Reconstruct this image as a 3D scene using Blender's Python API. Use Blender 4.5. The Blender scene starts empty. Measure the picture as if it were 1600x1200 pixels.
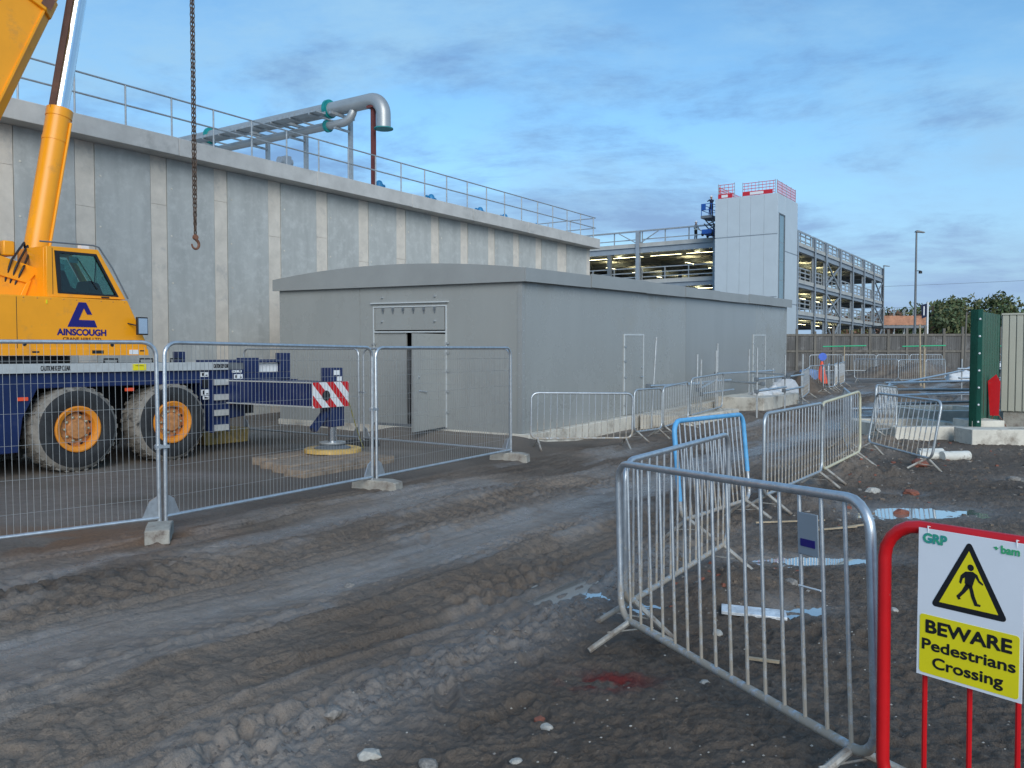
import bpy, bmesh, math, random
import numpy as np
from mathutils import Vector, Matrix
random.seed(7)
R = math.radians
scn = bpy.context.scene
COL = scn.collection

# ---------------------------------------------------------------- camera
CAMZ = 1.76
cd = bpy.data.cameras.new('Camera'); cam = bpy.data.objects.new('Camera', cd); COL.objects.link(cam)
cd.sensor_width = 36; cd.lens = 36*1300/1600; cd.clip_end = 5000; cd.clip_start = .05
cam.location = (0, 0, CAMZ); cam.rotation_euler = (math.pi/2-math.atan(47/1300), 0, 0)
scn.camera = cam
scn.view_settings.view_transform = 'Standard'; scn.view_settings.look = 'None'
scn.view_settings.exposure = 0.6; scn.view_settings.gamma = 1
# ---------------------------------------------------------------- world
SUN_EL, SUN_AZ = 26, 170          # azimuth clockwise from +Y (camera looks +Y): behind the camera
world = bpy.data.worlds.new('World'); scn.world = world; world.use_nodes = True
nt = world.node_tree; nt.nodes.clear()
def N(t, **k):
    n = nt.nodes.new(t)
    for a, v in k.items(): setattr(n, a, v)
    return n
def LK(a, b): nt.links.new(a, b)
sky = N('ShaderNodeTexSky', sky_type='NISHITA', sun_disc=False)
sky.sun_elevation = R(SUN_EL); sky.sun_rotation = R(SUN_AZ); sky.altitude = 100
sky.air_density = 1.0; sky.dust_density = .6; sky.ozone_density = 1.6
tc = N('ShaderNodeTexCoord'); sep = N('ShaderNodeSeparateXYZ'); LK(tc.outputs['Generated'], sep.inputs[0])
zc = N('ShaderNodeMath', operation='MAXIMUM'); LK(sep.outputs['Z'], zc.inputs[0]); zc.inputs[1].default_value = 0.0
za = N('ShaderNodeMath', operation='ADD'); LK(zc.outputs[0], za.inputs[0]); za.inputs[1].default_value = .16
dv = N('ShaderNodeVectorMath', operation='DIVIDE'); LK(tc.outputs['Generated'], dv.inputs[0]); LK(za.outputs[0], dv.inputs[1])
mp = N('ShaderNodeMapping'); LK(dv.outputs[0], mp.inputs[0]); mp.inputs['Scale'].default_value = (.9, 1.15, 0); mp.inputs['Rotation'].default_value = (0, 0, R(25)); mp.inputs['Location'].default_value = (1.3, 4.4, 0)
def cloud(scale, detail, dist, lo, hi):
    nz = N('ShaderNodeTexNoise'); LK(mp.outputs[0], nz.inputs['Vector'])
    nz.inputs['Scale'].default_value = scale; nz.inputs['Detail'].default_value = detail; nz.inputs['Roughness'].default_value = .66; nz.inputs['Distortion'].default_value = dist
    mr = N('ShaderNodeMapRange', interpolation_type='SMOOTHSTEP'); LK(nz.outputs['Fac'], mr.inputs['Value'])
    mr.inputs['From Min'].default_value = lo; mr.inputs['From Max'].default_value = hi
    return mr.outputs[0]
c_light = cloud(.62, 8, .15, .40, .66)
c_dark = cloud(1.0, 13, .25, .47, .66)
tint = N('ShaderNodeMix', data_type='RGBA', blend_type='MULTIPLY'); tint.inputs['Factor'].default_value = 1
LK(sky.outputs[0], tint.inputs['A']); tint.inputs['B'].default_value = (.80, 1.12, 1.22, 1)
m1 = N('ShaderNodeMix', data_type='RGBA'); LK(c_light, m1.inputs['Factor']); LK(tint.outputs['Result'], m1.inputs['A']); m1.inputs['B'].default_value = (2.3, 4.1, 5.9, 1)
f2 = N('ShaderNodeMath', operation='MULTIPLY'); LK(c_dark, f2.inputs[0]); f2.inputs[1].default_value = .8
m2 = N('ShaderNodeMix', data_type='RGBA'); LK(f2.outputs[0], m2.inputs['Factor']); LK(m1.outputs['Result'], m2.inputs['A']); m2.inputs['B'].default_value = (1.12, 2.15, 4.1, 1)
# low band of lilac evening air all round the horizon
hz = N('ShaderNodeMapRange', interpolation_type='SMOOTHSTEP'); LK(zc.outputs[0], hz.inputs['Value']); hz.inputs['From Min'].default_value = .0; hz.inputs['From Max'].default_value = .30; hz.inputs['To Min'].default_value = .85; hz.inputs['To Max'].default_value = 0
m3 = N('ShaderNodeMix', data_type='RGBA'); LK(hz.outputs[0], m3.inputs['Factor']); LK(m2.outputs['Result'], m3.inputs['A']); m3.inputs['B'].default_value = (2.25, 3.15, 4.7, 1)
bg = N('ShaderNodeBackground'); LK(m3.outputs['Result'], bg.inputs['Color']); bg.inputs['Strength'].default_value = .10
wo = N('ShaderNodeOutputWorld'); LK(bg.outputs[0], wo.inputs[0])
# ---------------------------------------------------------------- sun (low evening light through thin cloud: very soft)
sl = bpy.data.lights.new('Sun', 'SUN'); sl.energy = 1.5; sl.angle = R(40); sl.color = (1, .95, .88)
so = bpy.data.objects.new('Sun', sl); COL.objects.link(so)
so.rotation_euler = (R(90-SUN_EL), 0, R(180-SUN_AZ)); so.location = (0, -10, 30)

# ---------------------------------------------------------------- site frame
OX, OY, ANG = .19, 16.2, R(55.9)
UX, UY = math.cos(ANG), math.sin(ANG)
def W(a, b, z=0): return (OX+a*UX-b*UY, OY+a*UY+b*UX, z)
def site_of(x, y): dx, dy = x-OX, y-OY; return dx*UX+dy*UY, -dx*UY+dy*UX

# ---------------------------------------------------------------- mesh helpers
class MB:
    def __init__(s): s.v = []; s.f = []; s.m = []
    def add(s, vs, fs, mi=0):
        o = len(s.v); s.v += [tuple(p) for p in vs]
        for f in fs: s.f.append(tuple(i+o for i in f)); s.m.append(mi)
        return s
    def box(s, x0, x1, y0, y1, z0, z1, mi=0):
        if x0 > x1: x0, x1 = x1, x0
        if y0 > y1: y0, y1 = y1, y0
        if z0 > z1: z0, z1 = z1, z0
        return s.add([(x0,y0,z0),(x1,y0,z0),(x1,y1,z0),(x0,y1,z0),(x0,y0,z1),(x1,y0,z1),(x1,y1,z1),(x0,y1,z1)],
            [(0,3,2,1),(4,5,6,7),(0,1,5,4),(1,2,6,5),(2,3,7,6),(3,0,4,7)], mi)
    def beam(s, p, q, w, h, mi=0):                      # rectangular bar p->q, w sideways, h up
        p, q = Vector(p), Vector(q); d = (q-p).normalized()
        up = Vector((0,0,1)) if abs(d.z) < .95 else Vector((1,0,0))
        r = d.cross(up).normalized(); t = r.cross(d)
        vs = []
        for c in (p, q):
            for i, j in ((-1,-1),(1,-1),(1,1),(-1,1)): vs.append(c+r*(i*w/2)+t*(j*h/2))
        return s.add(vs, [(0,1,2,3),(7,6,5,4),(0,4,5,1),(1,5,6,2),(2,6,7,3),(3,7,4,0)], mi)
    def tube(s, pts, r, n=8, closed=False, mi=0, r2=None):
        P = [Vector(p) for p in pts]; k = len(P); rings = []
        prev = None
        for i in range(k):
            if closed: d = (P[(i+1)%k]-P[i-1])
            else: d = P[min(i+1,k-1)]-P[max(i-1,0)]
            d.normalize()
            if prev is None:
                a = Vector((0,0,1)) if abs(d.z) < .9 else Vector((1,0,0))
                nr = d.cross(a).normalized()
            else:
                nr = (prev-d*prev.dot(d)).normalized()
            prev = nr; bi = d.cross(nr)
            rr = r if r2 is None else r+(r2-r)*i/(k-1)
            rings.append([P[i]+(nr*math.cos(t)+bi*math.sin(t))*rr for t in [2*math.pi*j/n for j in range(n)]])
        vs = [v for g in rings for v in g]; fs = []
        for i in range(k if closed else k-1):
            o, o2 = i*n, ((i+1)%k)*n
            for j in range(n): fs.append((o+j, o+(j+1)%n, o2+(j+1)%n, o2+j))
        if not closed: fs.append(tuple(range(n))[::-1]); fs.append(tuple((k-1)*n+j for j in range(n)))
        return s.add(vs, fs, mi)
    def bar(s, p, q, r, n=8, mi=0, r2=None): return s.tube([p, q], r, n, mi=mi, r2=r2)
    def prism(s, poly, y0, y1, mi=0, f=None):           # polygon in (x,z) extruded over y
        f = f or (lambda a, y, z: (a, y, z)); k = len(poly)
        vs = [f(a, y0, z) for a, z in poly]+[f(a, y1, z) for a, z in poly]
        fs = [tuple(range(k)), tuple(range(2*k-1, k-1, -1))]+[(i, k+i, k+(i+1)%k, (i+1)%k) for i in range(k)]
        return s.add(vs, fs, mi)
    def ring(s, outer, inner, y0, y1, mi=0):            # frame: outer polygon with a hole
        k = len(outer)
        vs = [(a,y0,z) for a,z in outer]+[(a,y0,z) for a,z in inner]+[(a,y1,z) for a,z in outer]+[(a,y1,z) for a,z in inner]
        fs = []
        for i in range(k):
            j = (i+1)%k
            fs += [(i,j,k+j,k+i),(2*k+i,3*k+i,3*k+j,2*k+j),(i,2*k+i,2*k+j,j),(k+i,k+j,3*k+j,3*k+i)]
        return s.add(vs, fs, mi)
    def lathe(s, prof, c, axis, n=24, mi=0, a0=0, caps=True):      # prof: (radius, along axis)
        c = Vector(c); ax = Vector(axis).normalized()
        e1 = ax.cross(Vector((0,0,1)) if abs(ax.z) < .9 else Vector((1,0,0))).normalized(); e2 = ax.cross(e1)
        vs = []
        for r, h in prof:
            for j in range(n):
                t = 2*math.pi*j/n+a0; vs.append(c+ax*h+(e1*math.cos(t)+e2*math.sin(t))*r)
        fs = []
        for i in range(len(prof)-1):
            for j in range(n): fs.append((i*n+j, i*n+(j+1)%n, (i+1)*n+(j+1)%n, (i+1)*n+j))
        if caps: fs.append(tuple(range(n))[::-1]); fs.append(tuple((len(prof)-1)*n+j for j in range(n)))
        return s.add(vs, fs, mi)
    def mesh(s, name, off=(0,0,0), mats=(), smooth=35):
        me = bpy.data.meshes.new(name)
        o = Vector(off); me.from_pydata([tuple(Vector(v)-o) for v in s.v], [], s.f)
        for m in mats: me.materials.append(m)
        if any(s.m): me.polygons.foreach_set('material_index', s.m)
        bm = bmesh.new(); bm.from_mesh(me); bmesh.ops.recalc_face_normals(bm, faces=bm.faces); bm.to_mesh(me); bm.free()
        if smooth:
            me.polygons.foreach_set('use_smooth', [True]*len(me.polygons)); me.set_sharp_from_angle(angle=R(smooth))
        me.update(); return me
OFF = {}
def link(name, data, parent=None):
    o = bpy.data.objects.new(name, data); COL.objects.link(o)
    if parent is not None: o.parent = parent; OFF[o] = OFF.get(parent, (0,0,0))
    return o
def tag(o, label, cat, group=None):
    o['label'] = label; o['category'] = cat
    if group: o['group'] = group
    return o
def aslist(m): return m if isinstance(m, (list, tuple)) else [m]
def part(name, mb, mat, parent, bevel=0, smooth=35, label=None):
    o = link(name, mb.mesh(name, OFF.get(parent, (0,0,0)), aslist(mat), smooth), parent)
    if bevel: bev(o, bevel)
    if label: o['label'] = label
    return o
def bev(o, w):
    b = o.modifiers.new('bevel', 'BEVEL'); b.width = w; b.segments = 2; b.limit_method = 'ANGLE'; b.angle_limit = R(40)
def root(name, label, cat, a, b, z, group=None):        # Empty in the site frame; its parts are written in site coordinates
    o = bpy.data.objects.new(name, None); COL.objects.link(o); o.empty_display_size = .2
    o.location = W(a, b, z); o.rotation_euler = (0, 0, ANG); OFF[o] = (a, b, z)
    return tag(o, label, cat, group)
def wroot(name, label, cat, loc, rz=0, group=None):     # Empty with its own local frame
    o = bpy.data.objects.new(name, None); COL.objects.link(o); o.empty_display_size = .2
    o.location = loc; o.rotation_euler = (0, 0, rz); OFF[o] = (0, 0, 0)
    return tag(o, label, cat, group)
def solo(name, mb, mat, label, cat, loc, rz=0, group=None, bevel=0, smooth=35):   # a thing that is one mesh, local coordinates
    o = link(name, mb.mesh(name, (0,0,0), aslist(mat), smooth)); o.location = loc; o.rotation_euler = (0,0,rz)
    if bevel: bev(o, bevel)
    return tag(o, label, cat, group)
def copy_tree(o, parent=None):
    c = o.copy(); COL.objects.link(c); c.parent = parent
    for ch in list(o.children): copy_tree(ch, c)
    return c
def text(s, size, mat, parent, loc, rot, width=None, bold=0, name='lettering', squash=1.0):
    cu = bpy.data.curves.new(name, 'FONT'); cu.body = s; cu.size = size; cu.align_x = 'CENTER'; cu.align_y = 'CENTER'; cu.extrude = .0006
    t = bpy.data.objects.new(name, cu); COL.objects.link(t)
    me = bpy.data.meshes.new_from_object(t.evaluated_get(bpy.context.evaluated_depsgraph_get()))
    bpy.data.objects.remove(t); bpy.data.curves.remove(cu); me.name = name
    n = len(me.vertices); co = np.empty(n*3); me.vertices.foreach_get('co', co); co = co.reshape(-1,3)
    if width:
        w = co[:,0].max()-co[:,0].min(); co[:,0] *= width/w
    co[:,0] -= (co[:,0].max()+co[:,0].min())/2; co[:,1] -= (co[:,1].max()+co[:,1].min())/2
    co[:,1] *= squash; me.vertices.foreach_set('co', co.ravel()); me.materials.clear(); me.materials.append(mat)
    if bold:                                    # thicken the strokes: shifted copies of the outline
        bm = bmesh.new()
        for i in range(8):
            m3 = me.copy(); m3.transform(Matrix.Translation((bold*math.cos(i*math.pi/4), bold*math.sin(i*math.pi/4), .00002*i))); bm.from_mesh(m3); bpy.data.meshes.remove(m3)
        bm.to_mesh(me); bm.free()
    o = link(name, me, parent); o.location = Vector(loc)-Vector(OFF.get(parent,(0,0,0))); o.rotation_euler = rot
    return o

# ---------------------------------------------------------------- materials
def mat(name, col, rough=.6, metal=0, var=.18, scale=6, bump=0, bscale=60, col2=None, spec=.5, streak=False, dirt=None, dscale=3, dlo=.5, dhi=.68):
    m = bpy.data.materials.new(name); m.use_nodes = True; t = m.node_tree; t.nodes.clear()
    def nn(k): return t.nodes.new(k)
    out = nn('ShaderNodeOutputMaterial'); p = nn('ShaderNodeBsdfPrincipled'); t.links.new(p.outputs[0], out.inputs[0])
    p.inputs['Roughness'].default_value = rough; p.inputs['Metallic'].default_value = metal; p.inputs['Specular IOR Level'].default_value = spec
    co = nn('ShaderNodeTexCoord'); src = co.outputs['Object']
    if streak:
        mp = nn('ShaderNodeMapping'); mp.inputs['Scale'].default_value = (1,1,.12); t.links.new(src, mp.inputs[0]); src = mp.outputs[0]
    nz = nn('ShaderNodeTexNoise'); nz.inputs['Scale'].default_value = scale; nz.inputs['Detail'].default_value = 6; nz.inputs['Roughness'].default_value = .6
    t.links.new(src, nz.inputs['Vector'])
    rp = nn('ShaderNodeValToRGB'); t.links.new(nz.outputs['Fac'], rp.inputs[0])
    c2 = col2 or tuple(min(1, c*(1+var)) for c in col); c1 = tuple(c*(1-var) for c in col) if col2 is None else col
    rp.color_ramp.elements[0].position = .32; rp.color_ramp.elements[0].color = (*c1, 1)
    rp.color_ramp.elements[1].position = .68; rp.color_ramp.elements[1].color = (*c2, 1)
    last = rp.outputs[0]
    if dirt:
        dz = nn('ShaderNodeTexNoise'); dz.inputs['Scale'].default_value = dscale; dz.inputs['Detail'].default_value = 8; dz.inputs['Roughness'].default_value = .7
        t.links.new(co.outputs['Object'], dz.inputs['Vector'])
        mr = nn('ShaderNodeMapRange'); t.links.new(dz.outputs['Fac'], mr.inputs['Value']); mr.inputs['From Min'].default_value = dlo; mr.inputs['From Max'].default_value = dhi
        mx = nn('ShaderNodeMix'); mx.data_type = 'RGBA'; t.links.new(mr.outputs[0], mx.inputs['Factor']); t.links.new(last, mx.inputs['A']); mx.inputs['B'].default_value = (*dirt, 1)
        last = mx.outputs['Result']
        ma = nn('ShaderNodeMath'); ma.operation = 'MULTIPLY_ADD'; t.links.new(mr.outputs[0], ma.inputs[0]); ma.inputs[1].default_value = max(0, .8-rough); ma.inputs[2].default_value = rough
        t.links.new(ma.outputs[0], p.inputs['Roughness'])
        if metal:
            mm = nn('ShaderNodeMath'); mm.operation = 'MULTIPLY_ADD'; t.links.new(mr.outputs[0], mm.inputs[0]); mm.inputs[1].default_value = -metal; mm.inputs[2].default_value = metal; t.links.new(mm.outputs[0], p.inputs['Metallic'])
    t.links.new(last, p.inputs['Base Color'])
    if bump:
        b2 = nn('ShaderNodeTexNoise'); b2.inputs['Scale'].default_value = bscale; b2.inputs['Detail'].default_value = 5; t.links.new(co.outputs['Object'], b2.inputs['Vector'])
        bp = nn('ShaderNodeBump'); bp.inputs['Strength'].default_value = bump; bp.inputs['Distance'].default_value = .02; t.links.new(b2.outputs['Fac'], bp.inputs['Height']); t.links.new(bp.outputs[0], p.inputs['Normal'])
    return m
def emit(name, col, s):
    m = bpy.data.materials.new(name); m.use_nodes = True; t = m.node_tree; t.nodes.clear()
    e = t.nodes.new('ShaderNodeEmission'); e.inputs[0].default_value = (*col,1); e.inputs[1].default_value = s
    o = t.nodes.new('ShaderNodeOutputMaterial'); t.links.new(e.outputs[0], o.inputs[0]); return m
def glassy(name, col, rough=.05, trans=1.0):
    m = bpy.data.materials.new(name); m.use_nodes = True; t = m.node_tree; t.nodes.clear()
    tr = t.nodes.new('ShaderNodeBsdfTransparent'); tr.inputs[0].default_value = (*col,1)
    gl = t.nodes.new('ShaderNodeBsdfGlossy'); gl.inputs['Roughness'].default_value = rough
    fr = t.nodes.new('ShaderNodeFresnel'); fr.inputs[0].default_value = 1.6
    mx = t.nodes.new('ShaderNodeMixShader'); t.links.new(fr.outputs[0], mx.inputs[0]); t.links.new(tr.outputs[0], mx.inputs[1]); t.links.new(gl.outputs[0], mx.inputs[2])
    o = t.nodes.new('ShaderNodeOutputMaterial'); t.links.new(mx.outputs[0], o.inputs[0]); return m
def splashed(name, col, rough, metal, mud=(.36,.31,.25), h=.42):      # galvanised tube, dried mud splashed over its lower half
    m = mat(name, col, rough, metal, var=.14, scale=18, dirt=mud, dscale=14, dlo=.5, dhi=.62)
    t = m.node_tree; mr = [n for n in t.nodes if n.bl_idname == 'ShaderNodeMapRange'][0]; dz = mr.inputs['Value'].links[0].from_socket
    tc_ = [n for n in t.nodes if n.bl_idname == 'ShaderNodeTexCoord'][0]; sp = t.nodes.new('ShaderNodeSeparateXYZ'); t.links.new(tc_.outputs['Object'], sp.inputs[0])
    ma = t.nodes.new('ShaderNodeMath'); ma.operation = 'MULTIPLY_ADD'; t.links.new(sp.outputs['Z'], ma.inputs[0]); ma.inputs[1].default_value = -.42; t.links.new(dz, ma.inputs[2])
    ad = t.nodes.new('ShaderNodeMath'); ad.operation = 'ADD'; t.links.new(ma.outputs[0], ad.inputs[0]); ad.inputs[1].default_value = .42*h
    t.links.new(ad.outputs[0], mr.inputs['Value']); return m
MUDC = (.20,.165,.135)
M = {}
M['conc_panel'] = mat('concrete_panel', (.445,.445,.42), .8, var=.10, scale=2.6, bump=.12, bscale=25, streak=True, dirt=(.56,.56,.53), dscale=3.2, dlo=.48, dhi=.72)
M['conc_strip'] = mat('concrete_strip', (.66,.59,.505), .85, var=.10, scale=3, bump=.15, bscale=40, dirt=(.40,.38,.36), dscale=1.2, dlo=.55, dhi=.75)
M['conc_cope'] = mat('concrete_coping', (.50,.48,.45), .85, var=.12, scale=2, bump=.15, bscale=30, dirt=(.36,.35,.33), dscale=1.1, dlo=.55, dhi=.72)
M['conc_white'] = mat('concrete_pale', (.64,.60,.52), .85, var=.12, scale=3, bump=.2, bscale=40, dirt=(.24,.20,.16), dscale=2.5, dlo=.5, dhi=.72)
M['conc_block'] = mat('concrete_block', (.36,.34,.30), .9, var=.25, scale=14, bump=.5, bscale=60, dirt=(.16,.13,.11), dscale=7, dlo=.48, dhi=.68)
M['galv'] = mat('galvanised', (.52,.55,.58), .38, .75, var=.14, scale=18, bump=.04, bscale=120)
M['galv_mud'] = mat('galvanised_muddy', (.50,.53,.55), .42, .7, var=.14, scale=18, dirt=MUDC, dscale=9, dlo=.56, dhi=.74)
M['galv_splash'] = splashed('galvanised_splashed', (.52,.55,.58), .38, .75)
M['galv_dull'] = mat('galvanised_dull', (.42,.44,.45), .5, .55, var=.15, scale=9, dirt=(.26,.23,.20), dscale=6, dlo=.55, dhi=.75)
M['foot'] = mat('muddy_foot', (.42,.41,.38), .6, .3, var=.2, scale=20, dirt=MUDC, dscale=10, dlo=.44, dhi=.6)
M['wire'] = mat('fence_wire', (.40,.40,.39), .5, .5, var=.1)
M['orange'] = mat('crane_orange', (.92,.36,.008), .36, var=.05, scale=2, dirt=(.50,.24,.06), dscale=2.6, dlo=.56, dhi=.80)
M['navy'] = mat('crane_navy', (.008,.020,.085), .35, var=.2, scale=3, dirt=(.06,.06,.075), dscale=3, dlo=.56, dhi=.85)
M['black'] = mat('black_paint', (.012,.012,.014), .5, var=.3)
M['rubber'] = mat('tyre_rubber', (.020,.021,.023), .75, var=.3, scale=12, bump=.2, bscale=50)
M['rubber_mud'] = mat('tyre_mud', (.22,.20,.175), .9, var=.25, scale=7, bump=.4, bscale=40, dirt=(.03,.03,.03), dscale=5, dlo=.56, dhi=.66)
M['rim'] = mat('rim_orange', (.72,.25,.02), .45, var=.1, dirt=(.30,.14,.05), dscale=6, dlo=.55, dhi=.75)
M['hub'] = mat('hub_rust', (.46,.20,.07), .65, var=.3, scale=15, bump=.3, bscale=60)
M['brass'] = mat('bolt', (.55,.50,.35), .4, .7)
M['chrome'] = mat('chrome_rod', (.75,.77,.80), .18, 1.0, var=.03)
M['brown_tray'] = mat('hose_tray', (.16,.07,.04), .6, var=.2)
M['silver'] = mat('silver_strip', (.55,.56,.55), .5, .3, var=.08, scale=9, dirt=(.33,.31,.29), dscale=5, dlo=.6, dhi=.8)
M['deck'] = mat('crane_deck', (.12,.13,.14), .7, var=.2)
M['cabglass'] = glassy('cab_glass', (.50,.72,.70))
M['white'] = mat('white_paint', (.75,.76,.77), .5, var=.05, dirt=(.5,.48,.45), dscale=6, dlo=.6, dhi=.8)
M['signwhite'] = mat('sign_white', (.74,.76,.80), .35, var=.02, dirt=(.60,.60,.60), dscale=9, dlo=.62, dhi=.82)
M['red'] = mat('red_paint', (.56,.008,.012), .33, var=.08, scale=9, dirt=(.42,.10,.09), dscale=11, dlo=.63, dhi=.70)
M['yellow'] = mat('yellow', (.80,.68,.01), .4, var=.04, dirt=(.66,.56,.08), dscale=9, dlo=.62, dhi=.82)
M['logoblue'] = mat('logo_blue', (.012,.008,.16), .4, var=.05)
M['ink'] = mat('ink', (.008,.008,.010), .45, var=.1)
M['brownink'] = mat('brown_ink', (.16,.05,.01), .5)
M['kiosk'] = mat('kiosk_grey', (.300,.310,.300), .25, var=.035, scale=1.6, streak=True, bump=.05, bscale=3.5, dirt=(.318,.328,.318), dscale=.7, dlo=.5, dhi=.7)
M['kiosk_b'] = mat('kiosk_grey_b', (.272,.284,.278), .22, var=.04, scale=1.3, streak=True, bump=.04, bscale=3)
M['kiosk_trim'] = mat('kiosk_trim', (.29,.30,.295), .45, var=.06, scale=1.4)
M['kiosk_line'] = mat('kiosk_edge', (.52,.55,.56), .5, var=.05)
M['shade_in'] = mat('interior_shade_paint', (.02,.02,.022), .8)  # near-black colour paints in the shade behind the kiosk door
M['blue'] = mat('blue_tape', (.12,.40,.70), .45, var=.12, scale=10, dirt=(.35,.42,.48), dscale=12, dlo=.6, dhi=.7)
M['cream'] = mat('cream_tube', (.62,.58,.42), .5, .2, var=.1, dirt=MUDC, dscale=9, dlo=.58, dhi=.72)
M['timber'] = mat('timber_mat', (.27,.205,.15), .85, var=.3, scale=9, bump=.4, bscale=40, dirt=(.12,.095,.075), dscale=4, dlo=.55, dhi=.72)
M['ply'] = mat('fence_board', (.12,.115,.11), .9, var=.35, scale=3.2, bump=.2, bscale=20, streak=True, dirt=(.24,.235,.23), dscale=1.3, dlo=.55, dhi=.7)
M['ply_post'] = mat('fence_post', (.16,.145,.125), .9, var=.25, scale=6, streak=True)
M['ochre'] = mat('ochre_ring', (.62,.40,.12), .6, var=.2, scale=8, dirt=MUDC, dscale=5, dlo=.52, dhi=.7)
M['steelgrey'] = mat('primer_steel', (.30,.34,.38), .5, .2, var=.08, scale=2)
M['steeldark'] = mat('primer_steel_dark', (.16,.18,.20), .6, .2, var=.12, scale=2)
M['slab'] = mat('car_park_slab', (.42,.42,.40), .85, var=.12, scale=1)
M['tower'] = mat('tower_panel', (.52,.57,.60), .38, .1, var=.03, scale=1)
M['tglass'] = mat('tower_glass', (.16,.24,.28), .08, 0, var=.1, spec=.8)
M['pink'] = mat('edge_mesh', (.70,.08,.09), .6, var=.1)
M['bannerred'] = mat('banner_red', (.55,.015,.03), .5, var=.05)
M['teal'] = mat('teal_flange', (.01,.24,.24), .5, var=.15)
M['bluevalve'] = mat('blue_valve', (.02,.20,.42), .5, var=.2)
M['pipe'] = mat('steel_pipe', (.40,.41,.41), .42, .5, var=.08, scale=2)
M['oxide'] = mat('red_oxide', (.15,.035,.028), .6, var=.15)
M['green'] = mat('green_steel', (.006,.075,.048), .42, var=.18, scale=2, dirt=(.02,.10,.07), dscale=3, dlo=.55, dhi=.8)
M['beige'] = mat('beige_sheet', (.42,.41,.34), .5, var=.05, scale=2, dirt=(.34,.32,.27), dscale=2, dlo=.6, dhi=.8)
M['cone'] = mat('cone_orange', (.80,.09,.03), .5, var=.08)
M['coneblue'] = mat('cone_sign', (.06,.15,.62), .45, var=.1)
M['bag'] = mat('white_bag', (.66,.67,.68), .7, var=.12, scale=6, bump=.5, bscale=9)
M['tarp'] = mat('blue_tarp', (.22,.32,.55), .6, var=.2, scale=4, bump=.5, bscale=6)
M['plastic'] = mat('white_pipe', (.66,.64,.58), .45, var=.08, dirt=MUDC, dscale=8, dlo=.55, dhi=.7)
M['stone'] = mat('stone', (.22,.20,.18), .8, var=.4, scale=3, bump=.3, bscale=30)
M['pale_stone'] = mat('pale_stone', (.42,.40,.36), .8, var=.2, scale=3, bump=.3, bscale=30)
M['brick'] = mat('brick_bit', (.24,.085,.055), .85, var=.25, scale=12, bump=.3)
M['foil'] = mat('foil_board', (.66,.68,.70), .42, .25, var=.25, scale=13, bump=.5, bscale=28)
M['stick'] = mat('stick', (.40,.32,.22), .8, var=.25, scale=10)
M['lampgrey'] = mat('lamp_post', (.16,.17,.18), .5, .4, var=.1)
M['bark'] = mat('bark', (.09,.07,.05), .9, var=.3)
M['leafA'] = mat('leaf_dark', (.075,.11,.045), .7, var=.45, scale=.5)
M['leafB'] = mat('leaf_olive', (.15,.155,.065), .7, var=.4, scale=.5)
M['leafC'] = mat('leaf_rust', (.16,.085,.055), .7, var=.4, scale=.5)
M['copper'] = mat('orange_wrap', (.42,.20,.12), .7, var=.3, scale=2)
M['skin'] = mat('skin', (.40,.22,.15), .6)
M['cloth_navy'] = mat('navy_cloth', (.012,.018,.05), .9)
M['cloth_black'] = mat('black_cloth', (.02,.02,.02), .9)
M['hivis'] = mat('hi_vis', (.55,.60,.50), .8)
M['liftblue'] = mat('lift_blue', (.01,.08,.35), .45)
M['greentube'] = mat('green_tube', (.03,.42,.20), .5, var=.1)
M['chainrust'] = mat('chain_rust', (.11,.075,.055), .65, .4, var=.4, scale=20)
M['hookrust'] = mat('hook_rust', (.22,.10,.06), .7, .2, var=.35, scale=20)
M['rope'] = mat('yellow_rope', (.50,.45,.12), .8)
M['earth'] = mat('loose_earth', (.13,.10,.078), .95, var=.35, scale=3, bump=.8, bscale=9, dirt=(.20,.16,.12), dscale=2, dlo=.5, dhi=.7)
M['clear_lamp'] = mat('lamp_lens', (.55,.58,.60), .2)
M['lightstrip'] = emit('lit_tube', (1,.90,.50), 14)

# ---------------------------------------------------------------- ground height
_rs = np.random.RandomState(3); _T = _rs.rand(512,512)
def vnoise(x, y):
    xi = np.floor(x).astype(int); yi = np.floor(y).astype(int); fx = x-xi; fy = y-yi
    fx = fx*fx*fx*(fx*(fx*6-15)+10); fy = fy*fy*fy*(fy*(fy*6-15)+10)
    g = lambda i, j: _T[i & 511, j & 511]
    a = g(xi,yi)*(1-fx)+g(xi+1,yi)*fx; b = g(xi,yi+1)*(1-fx)+g(xi+1,yi+1)*fx
    return (a*(1-fy)+b*fy)*2-1
def fbm(x, y, o=4, gain=.5):
    s = 0; a = 1
    for i in range(o):
        s = s+a*vnoise(x*2**i+17.3*i, y*2**i+9.1*i); a *= gain
    return s
def ridged(x, y, o=3):
    s = 0; a = 1
    for i in range(o):
        s = s+a*(1-2*np.abs(vnoise(x*2**i+31*i, y*2**i+5*i))); a *= .5
    return s
def sst(e0, e1, x): t = np.clip((x-e0)/(e1-e0), 0, 1); return t*t*(3-2*t)
def G2(x, s): return np.exp(-(x/s)**2)
PUD = [(.60,5.98,.30,.32), (4.45,9.3,1.15,.5), (2.6,7.15,.8,.24), (1.98,5.72,.28,.16), (7.35,11.6,.5,.22), (9.0,10.6,.6,.3), (5.0,10.5,.3,.2)]
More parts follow.
